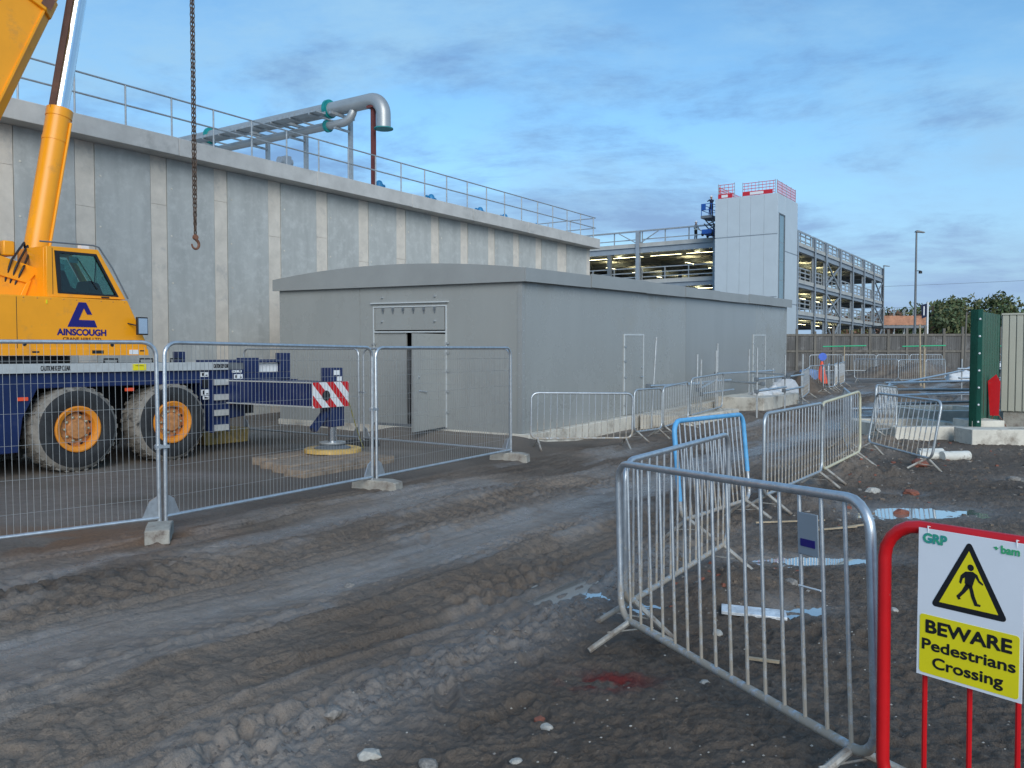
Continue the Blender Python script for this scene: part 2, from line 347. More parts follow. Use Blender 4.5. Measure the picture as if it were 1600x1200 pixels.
def ground(x, y, full=False):
    x = np.asarray(x, float); y = np.asarray(y, float)
    dx, dy = x-OX, y-OY; a = dx*UX+dy*UY; b = -dx*UY+dy*UX
    z = .021*np.clip(np.minimum(y, 66)-17, 0, None)
    far = 1-sst(45, 80, y)
    wob = .18*vnoise(a*.35, b*.2+3)+.07*vnoise(a*1.1, b*.5)
    bb = b+wob
    road = sst(-6.6,-5.9,b)*(1-sst(-1.6,-1.0,b))*far
    pm = 0
    for px, py, rx, ry in PUD:
        q = ((x-px)/rx)**2+((y-py)/ry)**2
        pm = np.maximum(pm, np.exp(-q*.9))
    inside = sst(-1.4,-.7,b)
    ruts = -.085*G2(bb+4.15,.36)-.06*G2(bb+2.35,.34)-.055*G2(bb+5.25,.3)-.05*G2(bb+3.15,.25)
    ruts = .6*ruts+.020*G2(bb+3.62,.10)+.024*G2(bb+4.72,.10)+.016*G2(bb+2.80,.08)+.016*G2(bb+5.65,.10)+.014*G2(bb+1.85,.12)
    tread = 0
    for c, w, p in ((-3.2,.42,.19), (-5.2,.40,.21), (-2.55,.3,.17), (-4.45,.22,.2), (-5.9,.25,.24)):
        ph = a/p+2.2*np.abs(bb-c)+.5*vnoise(a*2.3,b*2.3)
        lug = np.tanh(4.5*np.sin(2*np.pi*ph))*G2(bb-c, w)*(.55+.45*vnoise(a*.7+c,b*1.3))
        tread = tread+.021*lug
    z = z+road*(ruts+tread)
    rough = (1-inside)*.8+inside*.22
    rough = np.where(b < -6.3, .75, rough)*far*(1-.75*road*G2(bb+4.15,.34))*(1-.4*road*G2(bb+2.25,.4))*(1-.75*pm)*(1-.68*road)
    z = z+.025*fbm(x*.45,y*.45,2)*(1-.6*inside)*far
    z = z+(.5+.5*(1-sst(-6.7,-6.1,b)))*rough*(.012*fbm(x*2.1,y*2.1,2)+.015*np.abs(ridged(x*4.6,y*6.2,3))*sst(-.5,.2,vnoise(x*.9+4,y*.9))+.020*fbm(x*9,y*11,3)+.013*ridged(x*19,y*23,2))
    # stretched smears along the track
    z = z+road*.013*ridged(a*.5, bb*5.2, 4)*(.75+.5*vnoise(a*5,b*7))*(1-.85*G2(bb+4.15,.34))
    # torn plates of trodden mud: small sharp steps
    n1 = 2.6*fbm(a*.8+2, bb*4.5, 2)+.45*fbm(a*5,b*9,2); f1 = n1-np.floor(n1)
    n2 = 2.2*fbm(x*1.5+9, y*2.0, 2)+.5*fbm(x*7,y*8,2); f2 = n2-np.floor(n2)
    z = z+far*(1-.85*inside)*(1-.8*pm)*(road*(1-.75*G2(bb+4.15,.34))*.014*(sst(.40,.60,f1)-f1)+(1-road)*.010*(sst(.40,.60,f2)-f2))
    # narrow parallel tyre grooves
    gr = vnoise(a*.12+5, bb*9)+.9*vnoise(a*.25, bb*17+8)+.45*vnoise(a*.6, bb*31)+.3*vnoise(a*4, bb*20)
    z = z+road*.022*np.tanh(2.2*gr)*(1-.8*G2(bb+4.15,.32))*(1-.5*G2(bb+2.3,.3))
    # boot prints
    pr = np.random.RandomState(21)
    for k in range(46):
        fx_, fy_ = (pr.uniform(-.4,2.6), pr.uniform(3.0,8.5)) if k < 26 else (pr.uniform(-4.5,-.5), pr.uniform(4.5,9.0))
        an = pr.uniform(-.7,.7)+.6; c_, s_ = math.cos(an), math.sin(an)
        q1, q2 = (x-fx_)*s_+(y-fy_)*c_, (x-fx_)*c_-(y-fy_)*s_
        d2 = (q1/.15)**2+(q2/.055)**2
        z = z-.030*np.exp(-np.minimum(d2,40)**2)+.012*np.exp(-(np.minimum(d2,40)-1.9)**2*2.5)
    # clod ridge
    cl = G2(b+6.05-.12*np.sin(a*.9),.26)*(1-sst(-7.6,-5.4,a))
    cl = cl+.35*G2(b+6.0,.3)*sst(-5.4,-4.6,a)*far
    z = z+cl*(.03+.035*np.abs(ridged(x*11,y*11,2))*.7)
    # earth banked against the front of the grey building and its plinth
    z = z+.17*G2(a+.15,.45)*sst(-1.2,.2,b)*(1-sst(3.0,4.2,b))
    z = z-.10*G2(b+.35,.35)*sst(.6,2.0,a)*(1-sst(9,10,a))+.05*G2(b+1.2+.02*a,.3)*sst(.8,2.2,a)*(1-sst(17,20,a))*(.7+.6*vnoise(a*1.7,b*2))
    z = z+.17*sst(0,1,(5.0-y)/2.1)*sst(-.8,1.0,x)
    # heaps between the barriers
    z = z+.10*G2(np.hypot(x-1.62,y-6.15),.42)*(1+.5*fbm(x*6,y*6,2))+.20*G2(np.hypot((x-4.9)*.8,y-11.9),.6)*(1+.5*fbm(x*5,y*5,3))+.18*G2(np.hypot((x-6.6)*.7,y-15.4),.7)*(1+.5*fbm(x*5,y*5,3))+.14*G2(np.hypot((x-3.4),y-9.6),.45)*(1+.5*fbm(x*6,y*6,3))
    z = z-.055*pm
    if not full: return z
    # attributes: wet sheen, brown tone
    wet = np.clip(1.25*G2(bb+4.1,.36)*road*(.55+.6*sst(-.5,.5,vnoise(a*.8,b*3))) + .95*G2(bb+2.25,.42)*road*sst(-.3,.5,vnoise(a*.6+7,b*2)) + .5*road*sst(.1,.6,fbm(a*.8,b*3.5,3)), 0, 1)
    wet = np.maximum(wet, .75*G2(b+6.05,.38)*(1-sst(-7.2,-5.2,a)))
    wet = np.maximum(wet, .8*pm)
    wet = np.maximum(wet, .45*inside*sst(-.2,.6,fbm(x*.35,y*.5,3)))
    tone = np.clip(.5+.6*fbm(x*.6+3,y*.6,3), 0, 1)
    tone = tone*(.42+.58*sst(-6.7,-6.0,b))
    brown = sst(-.5,.3,fbm(x*1.5+40,y*2.2,3))*G2(np.hypot((x+4.3)/1.3,(y-7.9)/.7),1)
    red = sst(.05,.35,fbm(x*7,y*7,3)+.25)*G2(np.hypot((x-.53)/.20,(y-4.36)/.13),1)*1.2
    return z, wet, tone, np.clip(brown,0,1), np.clip(red,0,1), inside
def hz_at(x, y): return float(ground(np.array([x]), np.array([y]))[0])
def gsite(a, b): w = W(a, b); return hz_at(w[0], w[1])

# ---------------------------------------------------------------- ground mesh
def build_ground():
    oy = -2.2
    rr = [1.2]
    while rr[-1] < 75: rr.append(rr[-1]+max(.012, .0036*(rr[-1]+oy)))
    while rr[-1] < 2500: rr.append(rr[-1]*1.12)
    rr = np.array(rr)
    th = np.concatenate([np.linspace(-88,-37,40,endpoint=False), np.linspace(-37,37,780,endpoint=False), np.linspace(37,88,41)])
    th = np.radians(th)
    RR, TH = np.meshgrid(rr, th, indexing='ij')
    X = RR*np.sin(TH); Y = oy+RR*np.cos(TH)
    z, wet, tone, brown, red, ins = ground(X.ravel(), Y.ravel(), True)
    n, k = X.shape
    co = np.stack([X.ravel(), Y.ravel(), z], 1)
    i = np.arange(n*k).reshape(n,k)
    q = np.stack([i[:-1,:-1], i[:-1,1:], i[1:,1:], i[1:,:-1]], -1).reshape(-1,4)[:, ::-1]
    me = bpy.data.meshes.new('ground'); me.vertices.add(n*k); me.vertices.foreach_set('co', co.ravel())
    me.loops.add(q.size); me.polygons.add(len(q)); me.loops.foreach_set('vertex_index', q.ravel().astype(np.int32))
    me.polygons.foreach_set('loop_start', np.arange(0, q.size, 4, dtype=np.int32)); me.polygons.foreach_set('use_smooth', np.ones(len(q), bool))
    me.update(calc_edges=True)
    for nm, arr in (('wet',wet),('tone',tone),('brown',brown),('red',red),('inside',ins)):
        at = me.attributes.new(nm, 'FLOAT', 'POINT'); at.data.foreach_set('value', arr.astype(np.float32))
    m = bpy.data.materials.new('site_mud'); m.use_nodes = True; t = m.node_tree; p = t.nodes['Principled BSDF']
    def nn(k, **kw):
        x = t.nodes.new(k)
        for a_, v_ in kw.items(): setattr(x, a_, v_)
        return x
    def at(n_): x = nn('ShaderNodeAttribute'); x.attribute_name = n_; return x.outputs['Fac']
    tcn = nn('ShaderNodeTexCoord').outputs['Object']
    def nz(s, d=6, r=.65):
        x = nn('ShaderNodeTexNoise'); x.inputs['Scale'].default_value = s; x.inputs['Detail'].default_value = d; x.inputs['Roughness'].default_value = r; t.links.new(tcn, x.inputs['Vector']); return x.outputs['Fac']
    def mix(f, a_, b_):
        x = nn('ShaderNodeMix', data_type='RGBA')
        if isinstance(f, float): x.inputs['Factor'].default_value = f
        else: t.links.new(f, x.inputs['Factor'])
        for s_, v_ in (('A',a_),('B',b_)):
            if isinstance(v_, tuple): x.inputs[s_].default_value = (*v_,1)
            else: t.links.new(v_, x.inputs[s_])
        return x.outputs['Result']
    def mr(v, a_, b_, c_=0., d_=1.):
        x = nn('ShaderNodeMapRange'); t.links.new(v, x.inputs['Value'])
        for s_, q_ in (('From Min',a_),('From Max',b_),('To Min',c_),('To Max',d_)): x.inputs[s_].default_value = q_
        return x.outputs[0]
    def mul(a_, b_):
        x = nn('ShaderNodeMath', operation='MULTIPLY'); t.links.new(a_, x.inputs[0])
        if isinstance(b_, float): x.inputs[1].default_value = b_
        else: t.links.new(b_, x.inputs[1])
        return x.outputs[0]
    c = mix(at('tone'), (.118,.091,.071), (.285,.228,.182))
    c = mix(mul(mr(nz(1.3,5),.4,.65),.4), c, (.195,.167,.143))
    c = mix(mul(mr(nz(22,5),.5,.72), .6), c, (.080,.066,.056))
    c = mix(mul(mr(nz(60,3),.58,.75), .5), c, (.28,.24,.20))
    c = mix(mul(at('inside'), .55), c, (.190,.165,.142))
    c = mix(mul(at('brown'), .8), c, (.27,.15,.085))
    wet_sheen = mul(at('wet'), mr(nz(5,4),.3,.6,.5,1.))
    c = mix(mul(wet_sheen, .6), c, (.27,.25,.235))  # paler tint paints the sky's sheen into the colour of the wet mud
    c = mix(mul(at('red'), .9), c, (.20,.022,.020))
    t.links.new(c, p.inputs['Base Color'])
    rg = nn('ShaderNodeMath', operation='MULTIPLY_ADD'); t.links.new(wet_sheen, rg.inputs[0]); rg.inputs[1].default_value = -.60; rg.inputs[2].default_value = .80
    t.links.new(rg.outputs[0], p.inputs['Roughness']); sp_ = nn('ShaderNodeMath', operation='MULTIPLY_ADD'); t.links.new(wet_sheen, sp_.inputs[0]); sp_.inputs[1].default_value = .5; sp_.inputs[2].default_value = .22; t.links.new(sp_.outputs[0], p.inputs['Specular IOR Level'])
    b1 = nn('ShaderNodeBump'); b1.inputs['Distance'].default_value = .045
    st = nn('ShaderNodeMath', operation='MULTIPLY_ADD'); t.links.new(wet_sheen, st.inputs[0]); st.inputs[1].default_value = -.45; st.inputs[2].default_value = .8; t.links.new(st.outputs[0], b1.inputs['Strength'])
    vo = nn('ShaderNodeTexVoronoi'); vo.feature = 'F1'; vo.inputs['Scale'].default_value = 15
    dn = nn('ShaderNodeTexNoise'); dn.inputs['Scale'].default_value = 9; dn.inputs['Detail'].default_value = 3; t.links.new(tcn, dn.inputs['Vector'])
    wv = nn('ShaderNodeVectorMath', operation='MULTIPLY_ADD'); t.links.new(dn.outputs['Color'], wv.inputs[0]); wv.inputs[1].default_value = (.12,.12,.12); t.links.new(tcn, wv.inputs[2]); t.links.new(wv.outputs[0], vo.inputs['Vector'])
    rm = nn('ShaderNodeMapping'); rm.inputs['Rotation'].default_value = (0,0,-ANG); t.links.new(tcn, rm.inputs[0]); rm2 = nn('ShaderNodeMapping'); rm2.inputs['Scale'].default_value = (5,36,8); t.links.new(rm.outputs[0], rm2.inputs[0])
    sn = nn('ShaderNodeTexNoise'); sn.inputs['Scale'].default_value = 1; sn.inputs['Detail'].default_value = 6; sn.inputs['Roughness'].default_value = .7; t.links.new(rm2.outputs[0], sn.inputs['Vector'])
    hs = nn('ShaderNodeMath', operation='MULTIPLY_ADD'); t.links.new(vo.outputs['Distance'], hs.inputs[0]); hs.inputs[1].default_value = -.3; t.links.new(nz(30,6,.72), hs.inputs[2])
    h2 = nn('ShaderNodeMath', operation='ADD'); t.links.new(hs.outputs[0], h2.inputs[0]); t.links.new(sn.outputs['Fac'], h2.inputs[1])
    t.links.new(h2.outputs[0], b1.inputs['Height'])
    b2 = nn('ShaderNodeBump'); b2.inputs['Distance'].default_value = .012; b2.inputs['Strength'].default_value = .5; t.links.new(nz(95,4,.7), b2.inputs['Height']); t.links.new(b1.outputs[0], b2.inputs['Normal'])
    t.links.new(b2.outputs[0], p.inputs['Normal'])
    me.materials.append(m)
    o = link('ground', me); o['kind'] = 'structure'
build_ground()
wm = bpy.data.materials.new('puddle_water'); wm.use_nodes = True; wp = wm.node_tree.nodes['Principled BSDF']
wp.inputs['Base Color'].default_value = (.22,.20,.18,1); wp.inputs['Roughness'].default_value = .05; wp.inputs['Specular IOR Level'].default_value = 1; wp.inputs['Coat Weight'].default_value = 1; wp.inputs['Coat Roughness'].default_value = .02; wp.inputs['Coat IOR'].default_value = 1.6
for px, py, rx, ry in PUD:
    k = 28; vs = [(0,0,0)]+[(1.7*rx*math.cos(2*math.pi*i/k), 1.7*ry*math.sin(2*math.pi*i/k), 0) for i in range(k)]
    mb = MB().add(vs, [(0,i+1,(i+1)%k+1) for i in range(k)])
    zs = [hz_at(px+rx*s*math.cos(t_), py+ry*s*math.sin(t_)) for s in (.35,.75,1.1) for t_ in [j*.8 for j in range(8)]]
    o = link('puddle', mb.mesh('puddle', (0,0,0), [wm], 0)); o.location = (px, py, sorted(zs)[8]); o['kind'] = 'structure'

# ================================================================ concrete tank
TZ = 6.52                                    # underside of the coping
tank = root('concrete_tank', 'long high concrete tank wall with pale vertical strips behind the crane', 'tank', 4, 9.5, 0)
part('core', MB().box(-16,20.05,9.62,42,-.5,TZ), M['conc_panel'], tank)
stripes = [(-13.98,-13.56),(-12.24,-11.82),(-10.50,-10.08),(-8.76,-8.34),(-7.02,-6.60),(-5.28,-4.86),(-3.56,-3.12),(-1.74,-1.32),(.04,.43),(1.77,2.19),(3.52,3.94),(5.25,5.67),(6.98,7.42),(8.74,9.16),(10.40,10.82),(12.10,12.52),(13.78,14.19),(15.43,15.87),(17.16,17.91)]
prev = -15.9
rs = random.Random(5)
for s0, s1 in stripes+[(19.72,20.05)]:
    part('wall_panel', MB().box(prev+.012, s0-.012, 9.5, 9.62, -.3, TZ-.003), M['conc_panel'], tank)
    zj = 4.9+rs.uniform(-.35,.35)+(.5 if s0 < 1 else 0)
    part('infill_strip', MB().box(s0+.003, s1-.003, 9.514, 9.62, -.3, zj-.003), M['conc_strip'], tank)
    part('infill_strip', MB().box(s0+.003, s1-.003, 9.514, 9.62, zj+.003, TZ-.003), M['conc_strip'], tank)
    for q in range(5):                         # tie-bolt caps
        if s0 < 19: part('tie_cap', MB().lathe([(.028,0),(.022,.008)], (s1+.12 if q % 2 else prev+.14, 9.5, 1.2+1.15*q), (0,-1,0), 8), M['conc_white'], tank)
    prev = s1
ca = -16
for k, cl in enumerate([3.1,3.4,4.2,4.0,4.4,4.1,3.3,3.6,3.4]):
    e = min(ca+cl, 20.07) if k < 8 else 20.07
    if ca >= 20: break
    part('coping', MB().box(ca+.004, e-.004, 9.0, 10.2, TZ+rs.uniform(0,.008), 6.93+rs.uniform(0,.02)), M['conc_cope'], tank, bevel=.012)
    ca = e
part('roof', MB().box(-16,20.05,10.2,42,TZ,6.9), M['conc_cope'], tank)

def railing(name, label, posts, line, ztop=7.88, z0=6.94, toe=False):
    (a0,b0),(a1,b1) = line; r = root(name, label, 'railing', a0, b0, z0)
    L = math.hypot(a1-a0, b1-b0); f = lambda t: (a0+(a1-a0)*t/L, b0+(b1-b0)*t/L)
    for t in posts:
        x, y = f(t)
        part('post', MB().bar((x,y,z0),(x,y,ztop),.022,8).box(x-.05,x+.05,y-.05,y+.05,z0,z0+.012), M['galv_dull'], r)
    part('top_rail', MB().bar((a0,b0,ztop),(a1,b1,ztop),.022,8), M['galv_dull'], r)
    zm = z0+(ztop-z0)*.52
    part('mid_rail', MB().bar((a0,b0,zm),(a1,b1,zm),.022,8), M['galv_dull'], r)
    return r
railing('guard_rail', 'galvanised guard rail along the front edge of the tank roof', [1.17*i+.15 for i in range(31)], ((-15.6,9.12),(19.85,9.12)))
railing('guard_rail', 'guard rail along the end of the tank roof, facing the car park', [1.2*i+.05 for i in range(20)], ((19.88,9.2),(19.88,33)))
railing('guard_rail', 'second guard rail standing further back on the tank roof behind the pipework', [1.9*i+.2 for i in range(17)], ((-14,15.5),(17.5,15.5)), ztop=7.75, z0=6.9)

# ---- pipework over the tank
PA = 5.77
pw = root('overflow_pipe', 'fat grey steel pipe turning down over the tank edge with green flange', 'pipe', PA, 9.3, 6.93)
pth = [(PA,34,9.80),(PA,9.75,9.66)]
for i in range(9):
    t = i/8*math.pi/2; pth.append((PA, 9.45-.52*math.sin(t), 9.14+.52*math.cos(t)))
pth.append((PA,8.93,8.72))
part('pipe', MB().tube(pth,.225,20), M['pipe'], pw)
part('end_flange', MB().lathe([(.30,0),(.30,.03),(.235,.03)], (PA,8.93,8.70),(0,0,1),20), M['teal'], pw)
for bb in (11.25, 17.4): part('flange', MB().lathe([(.30,0),(.30,.10)], (PA,bb,9.69+.006*(bb-9.75)),(0,1,0),20).lathe([(.26,-.05),(.26,.15)], (PA,bb,9.69+.006*(bb-9.75)),(0,1,0),20), M['teal'], pw)
part('prop', MB().box(PA-.06,PA+.06,9.30,9.42,6.93,9.46).box(PA-.13,PA+.13,9.2,9.52,6.93,6.95), M['oxide'], pw, label='dark red steel prop under the bend')
part('saddle', MB().box(PA-.16,PA+.16,9.22,9.5,9.40,9.47), M['oxide'], pw)
sp = root('branch_pipe', 'thinner grey pipe running under the fat overflow pipe with rising bend', 'pipe', PA, 11.2, 6.93)
pth = [(PA-.12,34,9.15),(PA-.12,10.95,9.12)]
for i in range(7):
    t = i/6*math.pi/2; pth.append((PA-.12+.12*i/6, 10.6-.38*math.sin(t), 9.12+.38-.38*math.cos(t)))
pth.append((PA, 10.22, 9.56))
part('pipe', MB().tube(pth,.13,16), M['pipe'], sp)
part('flange', MB().lathe([(.20,0),(.20,.09)], (PA-.12,11.2,9.12),(0,1,0),18), M['teal'], sp)
tr = root('pipe_rack', 'steel rack with legs and cable tray carrying the two pipes', 'rack', PA, 10.8, 6.9)
for bb in (10.75,12.85,14.8,17.5,20.5):
    part('leg', MB().box(PA+.34,PA+.46,bb-.06,bb+.06,6.9,9.42), M['galv_dull'], tr)
    part('cross_beam', MB().box(PA-.5,PA+.55,bb-.05,bb+.05,9.36,9.44), M['galv_dull'], tr)
    part('pipe_hanger', MB().box(PA-.30,PA+.34,bb-.04,bb+.04,8.93,8.99), M['galv_dull'], tr)
part('cable_tray', MB().box(PA-.95,PA-.55,10.9,30,9.34,9.37).box(PA-.96,PA-.94,10.9,30,9.34,9.43).box(PA-.56,PA-.54,10.9,30,9.34,9.43), M['galv_dull'], tr)
for bb in np.arange(11.2,29,.9): part('tray_arm', MB().box(PA-.97,PA+.3,bb-.025,bb+.025,9.29,9.337), M['galv_dull'], tr)
# caps and valves on the roof
for k, (a, b, kind) in enumerate([(-2.75,10.9,0),(-1.9,11.0,0),(6.6,9.9,1),(9.35,10.0,1),(12.4,10.1,1),(14.2,10.2,1),(16.9,10.4,1)]):
    lab = 'teal domed cap on the tank roof behind the guard rail' if kind == 0 else 'small blue valve on the tank roof behind the guard rail'
    mb = MB().lathe([(.13,0),(.13,.30),(.11,.38),(.07,.44),(.02,.46)],(0,0,0),(0,0,1),14)
    if kind: mb.bar((-.28,0,.33),(.28,.05,.31),.06,10)
    o = solo('roof_valve', mb, M['teal' if kind == 0 else 'bluevalve'], lab, 'valve', W(a,b,6.9+.03), ANG, 'teal caps on the tank roof' if kind == 0 else 'blue valves on the tank roof')
mt = root('valve_motor', 'small grey motorised valve standing on the tank roof by the pipes', 'valve', 3.2, 10.5, 6.9)
part('stand', MB().lathe([(.14,0),(.06,.05),(.06,.45)],(3.2,10.5,6.9),(0,0,1),10), M['steeldark'], mt)
part('motor', MB().bar((3.0,10.5,7.42),(3.45,10.5,7.42),.12,12).box(3.1,3.3,10.3,10.7,7.28,7.56), M['steelgrey'], mt)

# ================================================================ grey plant kiosk
SL = .0178
def kz(a, z): return z+SL*a
KB, KT, KL, KW = .20, 3.18, 17.9, 7.0
def ks(a, y, z): return (a, y, z+SL*a+.016*y*max(0,min(1,(z-.3)/2.8)))
kio = root('plant_kiosk', 'low smooth grey building with shallow arched roof and a door standing ajar', 'building', 0, 0, 0)
def kbox(a0,a1,b0,b1,z0,z1): return MB().prism([(a0,z0),(a1,z0),(a1,z1),(a0,z1)], b0, b1, f=ks)
part('plinth', kbox(-.04,KL+.1,-.20,KW+.05,-.6,KB-.004), M['conc_white'], kio, bevel=.01)
# front wall (a = 0) left of the doors, above, right of them
D0, D1 = 1.88, 3.89
part('wall', kbox(0,.12,D1+.0,4.33-.004,KB,KT), M['kiosk'], kio)
part('wall', kbox(0,.12,4.33+.004,KW,KB,KT), M['kiosk'], kio)
part('wall', kbox(0,.12,.0,D0,KB,KT), M['kiosk'], kio)
part('wall', kbox(0,.12,D0,D1,2.74,KT), M['kiosk'], kio)
part('interior_shade', kbox(.9,.95,.5,KW-.3,KB,KT-.1), M['shade_in'], kio)  # sheet behind the doorway, its shade put into the colour
part('floor', kbox(.02,.9,D0-.2,D1+.2,KB-.002,KB+.02), M['shade_in'], kio)  # floor coloured with the same painted shade
part('threshold', kbox(-.03,.12,D0,D1,KB,KB+.05), M['steeldark'], kio)
part('end_wall', kbox(KL-.12,KL,.124,KW,KB,KT), M['kiosk'], kio); part('back_wall', kbox(.124,KL-.124,KW-.12,KW,KB,KT), M['kiosk'], kio)
# long side in sheets
xs = [.0,4.30,8.2,11.9,14.3,KL]
for i in range(5):
    part('wall_sheet', kbox(xs[i]+(.124 if i == 0 else .001), xs[i+1]-.001, .0+.0025*(i % 2), .12, KB, KT), M['kiosk_b' if i in (2,3) else 'kiosk'], kio)
part('corner_trim', MB().add([ks(*p) for p in [(-.012,-.012,KB),(.09,-.012,KB),(.09,.0,KB),(.0,.0,KB),(.0,.09,KB),(-.012,.09,KB),(-.012,-.012,KT),(.09,-.012,KT),(.09,.0,KT),(.0,.0,KT),(.0,.09,KT),(-.012,.09,KT)]],
     [(0,1,7,6),(1,2,8,7),(2,3,9,8),(3,4,10,9),(4,5,11,10),(5,0,6,11)]), M['kiosk_trim'], kio)
# arched roof
def arch(t): return KT+.235+.21*(1-((t-3.5)/3.65)**2)
ts = [-.13+ (KW+.26)*i/24 for i in range(25)]
def roofpoly(off=0): return [(t, arch(t)+off) for t in ts]
mb = MB()
vs = [ks(-.05,t,z) for t,z in roofpoly()]+[ks(KL+.1,t,z) for t,z in roofpoly()]+[ks(-.05,-.13,KT),ks(-.05,KW+.13,KT),ks(KL+.1,-.13,KT),ks(KL+.1,KW+.13,KT)]
n_ = len(ts); mb.add(vs, [(i,i+1,n_+i+1,n_+i) for i in range(n_-1)]+[(2*n_,2*n_+1,2*n_+3,2*n_+2)])
roof = part('roof', mb, M['kiosk_trim'], kio, smooth=20)
front = [(t,arch(t)+.006) for t in ts]+[(KW+.13,KT-.02),(-.13,KT-.02)]
mb = MB(); k = len(front)
mb.add([ks(-.10,t,z) for t,z in front]+[ks(-.05,t,z) for t,z in front], [tuple(range(k)),tuple(range(2*k-1,k-1,-1))]+[(i,k+i,k+(i+1)%k,(i+1)%k) for i in range(k)])
part('front_fascia', mb, M['kiosk_trim'], roof, smooth=20)
fx = [-.10,2.51,5.32,7.81,10.43,13.08,15.59,KL+.12]
for i in range(7):
    part('side_fascia', kbox(fx[i]+.008,fx[i+1]-.008,-.155-.012*(i%2),-.132,KT-.02+.008*(i%2),KT+.245+.012*((i*3)%4)), M['kiosk_trim'], roof)
# doors on the front: fixed leaf, ajar leaf, panel above, trims, hinges, ironmongery
for z in np.arange(.45,3.1,.22):
    for pp,ax in ((( .055,-.012),(0,-1,0)),((-.012,.055),(-1,0,0))): part('fixing', MB().lathe([(.010,0),(.007,.005)], ks(pp[0],pp[1],float(z)), ax, 6), M['galv'], kio)
part('overdoor_panel', kbox(-.012,.0,D0+.03,D1-.03,2.24,2.71), M['kiosk'], kio)
for nm, bx in (('door_trim',(D0-.03,D0+.0,KB+.03,2.745)),('door_trim',(D1,D1+.03,KB+.03,2.745)),('door_trim',(D0,D1,2.72,2.745)),('door_trim',(D0,D1,2.185,2.215))):
    part(nm, kbox(-.022,-.002,*bx), M['kiosk_line'], kio)
part('drip_rail', kbox(-.05,0,D0-.08,D1+.08,2.80,2.825), M['kiosk_line'], kio)
for q in range(6):
    y = D0+.28+q*(D1-D0-.56)/5
    part('latch', MB().prism([(-.05,2.65),(-.013,2.65),(-.013,2.715),(-.05,2.715)], y-.020, y+.020, f=ks).prism([(-.035,2.59),(-.013,2.59),(-.013,2.65),(-.035,2.65)], y-.008, y+.008, f=ks), M['steeldark'], kio)
for y in (D0+.28,D1-.25):
    for z in (2.93,2.42): part('eye_bolt', MB().lathe([(.022,0),(.022,.03),(.01,.05)], ks(0 if z > 2.8 else -.012,y,z), (-1,0,0), 8), M['galv'], kio)
fd = part('fixed_leaf', kbox(.02,.06,2.99,D1,KB+.05,2.18), M['kiosk'], kio)
# ajar leaf hinged at D0
hinge = Vector((-.005, D0, 0)); oa = R(86)
def leaf(t, d, z): return (hinge.x-t*math.sin(oa)+d*math.cos(oa), D0+t*math.cos(oa)+d*math.sin(oa), z)
mb = MB(); LW = .95
mb.add([leaf(0,0,KB+.05),leaf(LW,0,KB+.0),leaf(LW,.045,KB+.0),leaf(0,.045,KB+.05),leaf(0,0,2.17),leaf(LW,0,2.17),leaf(LW,.045,2.17),leaf(0,.045,2.17)],
    [(0,3,2,1),(4,5,6,7),(0,1,5,4),(1,2,6,5),(2,3,7,6),(3,0,4,7)])
door = part('door', mb, M['kiosk'], kio, label='grey door leaf standing ajar')
p = leaf(.80,-.002,1.30); part('lock', MB().lathe([(.028,0),(.028,.02)], p, (-1,.2,0), 12), M['galv'], door)
p = leaf(.76,-.002,1.02); q = leaf(.60,-.05,1.0); part('handle', MB().lathe([(.025,0),(.02,.04)], p, (-1,.2,0), 10).bar((p[0]-.04,p[1],p[2]),(q[0]-.01,q[1],q[2]),.011,8), M['galv'], door)
for z in (.55,.98,1.40,1.78,1.98): part('hinge', MB().box(-.035,-.022,D0-.10,D0+.09,z-.02,z+.02).bar((-.03,D0,z-.045),(-.03,D0,z+.045),.015,8), M['galv_dull'], door)
for z in (.98,1.40,1.98): part('hinge', MB().box(-.030,-.022,D1-.05,D1+.07,z-.018,z+.018).bar((-.028,D1+.01,z-.04),(-.028,D1+.01,z+.04),.013,8), M['galv_dull'], fd)
# side doors
for a0, a1 in ((4.44,5.46),(14.03,15.3)):
    d = part('side_door', kbox(a0,a1,-.014,.0,KB+.02,2.12), M['kiosk'], kio)
    fr = MB()
    for q in ((a0-.035,a0,KB+.02,2.155),(a1,a1+.035,KB+.02,2.155),(a0,a1,2.12,2.155)): fr.prism([(q[0],q[2]),(q[1],q[2]),(q[1],q[3]),(q[0],q[3])], -.024, 0, f=ks)
    part('frame', fr, M['kiosk_line'], d)
    for z in (.45,.78,1.12,1.5,1.85): part('hinge', MB().box(a0-.05,a0+.07,-.034,-.025,kz(a0,z)-.02,kz(a0,z)+.02), M['galv_dull'], d)
    part('handle', MB().bar((a1-.08,-.014,kz(a1,1.1)),(a1-.08,-.06,kz(a1,1.1)),.012,8).bar((a1-.08,-.055,kz(a1,1.1)),(a1-.2,-.055,kz(a1,1.1)),.011,8), M['galv'], d)
    part('lock', MB().lathe([(.026,0),(.026,.02)], (a1-.10,-.014,kz(a1,1.33)), (0,-1,0), 10), M['galv'], d)

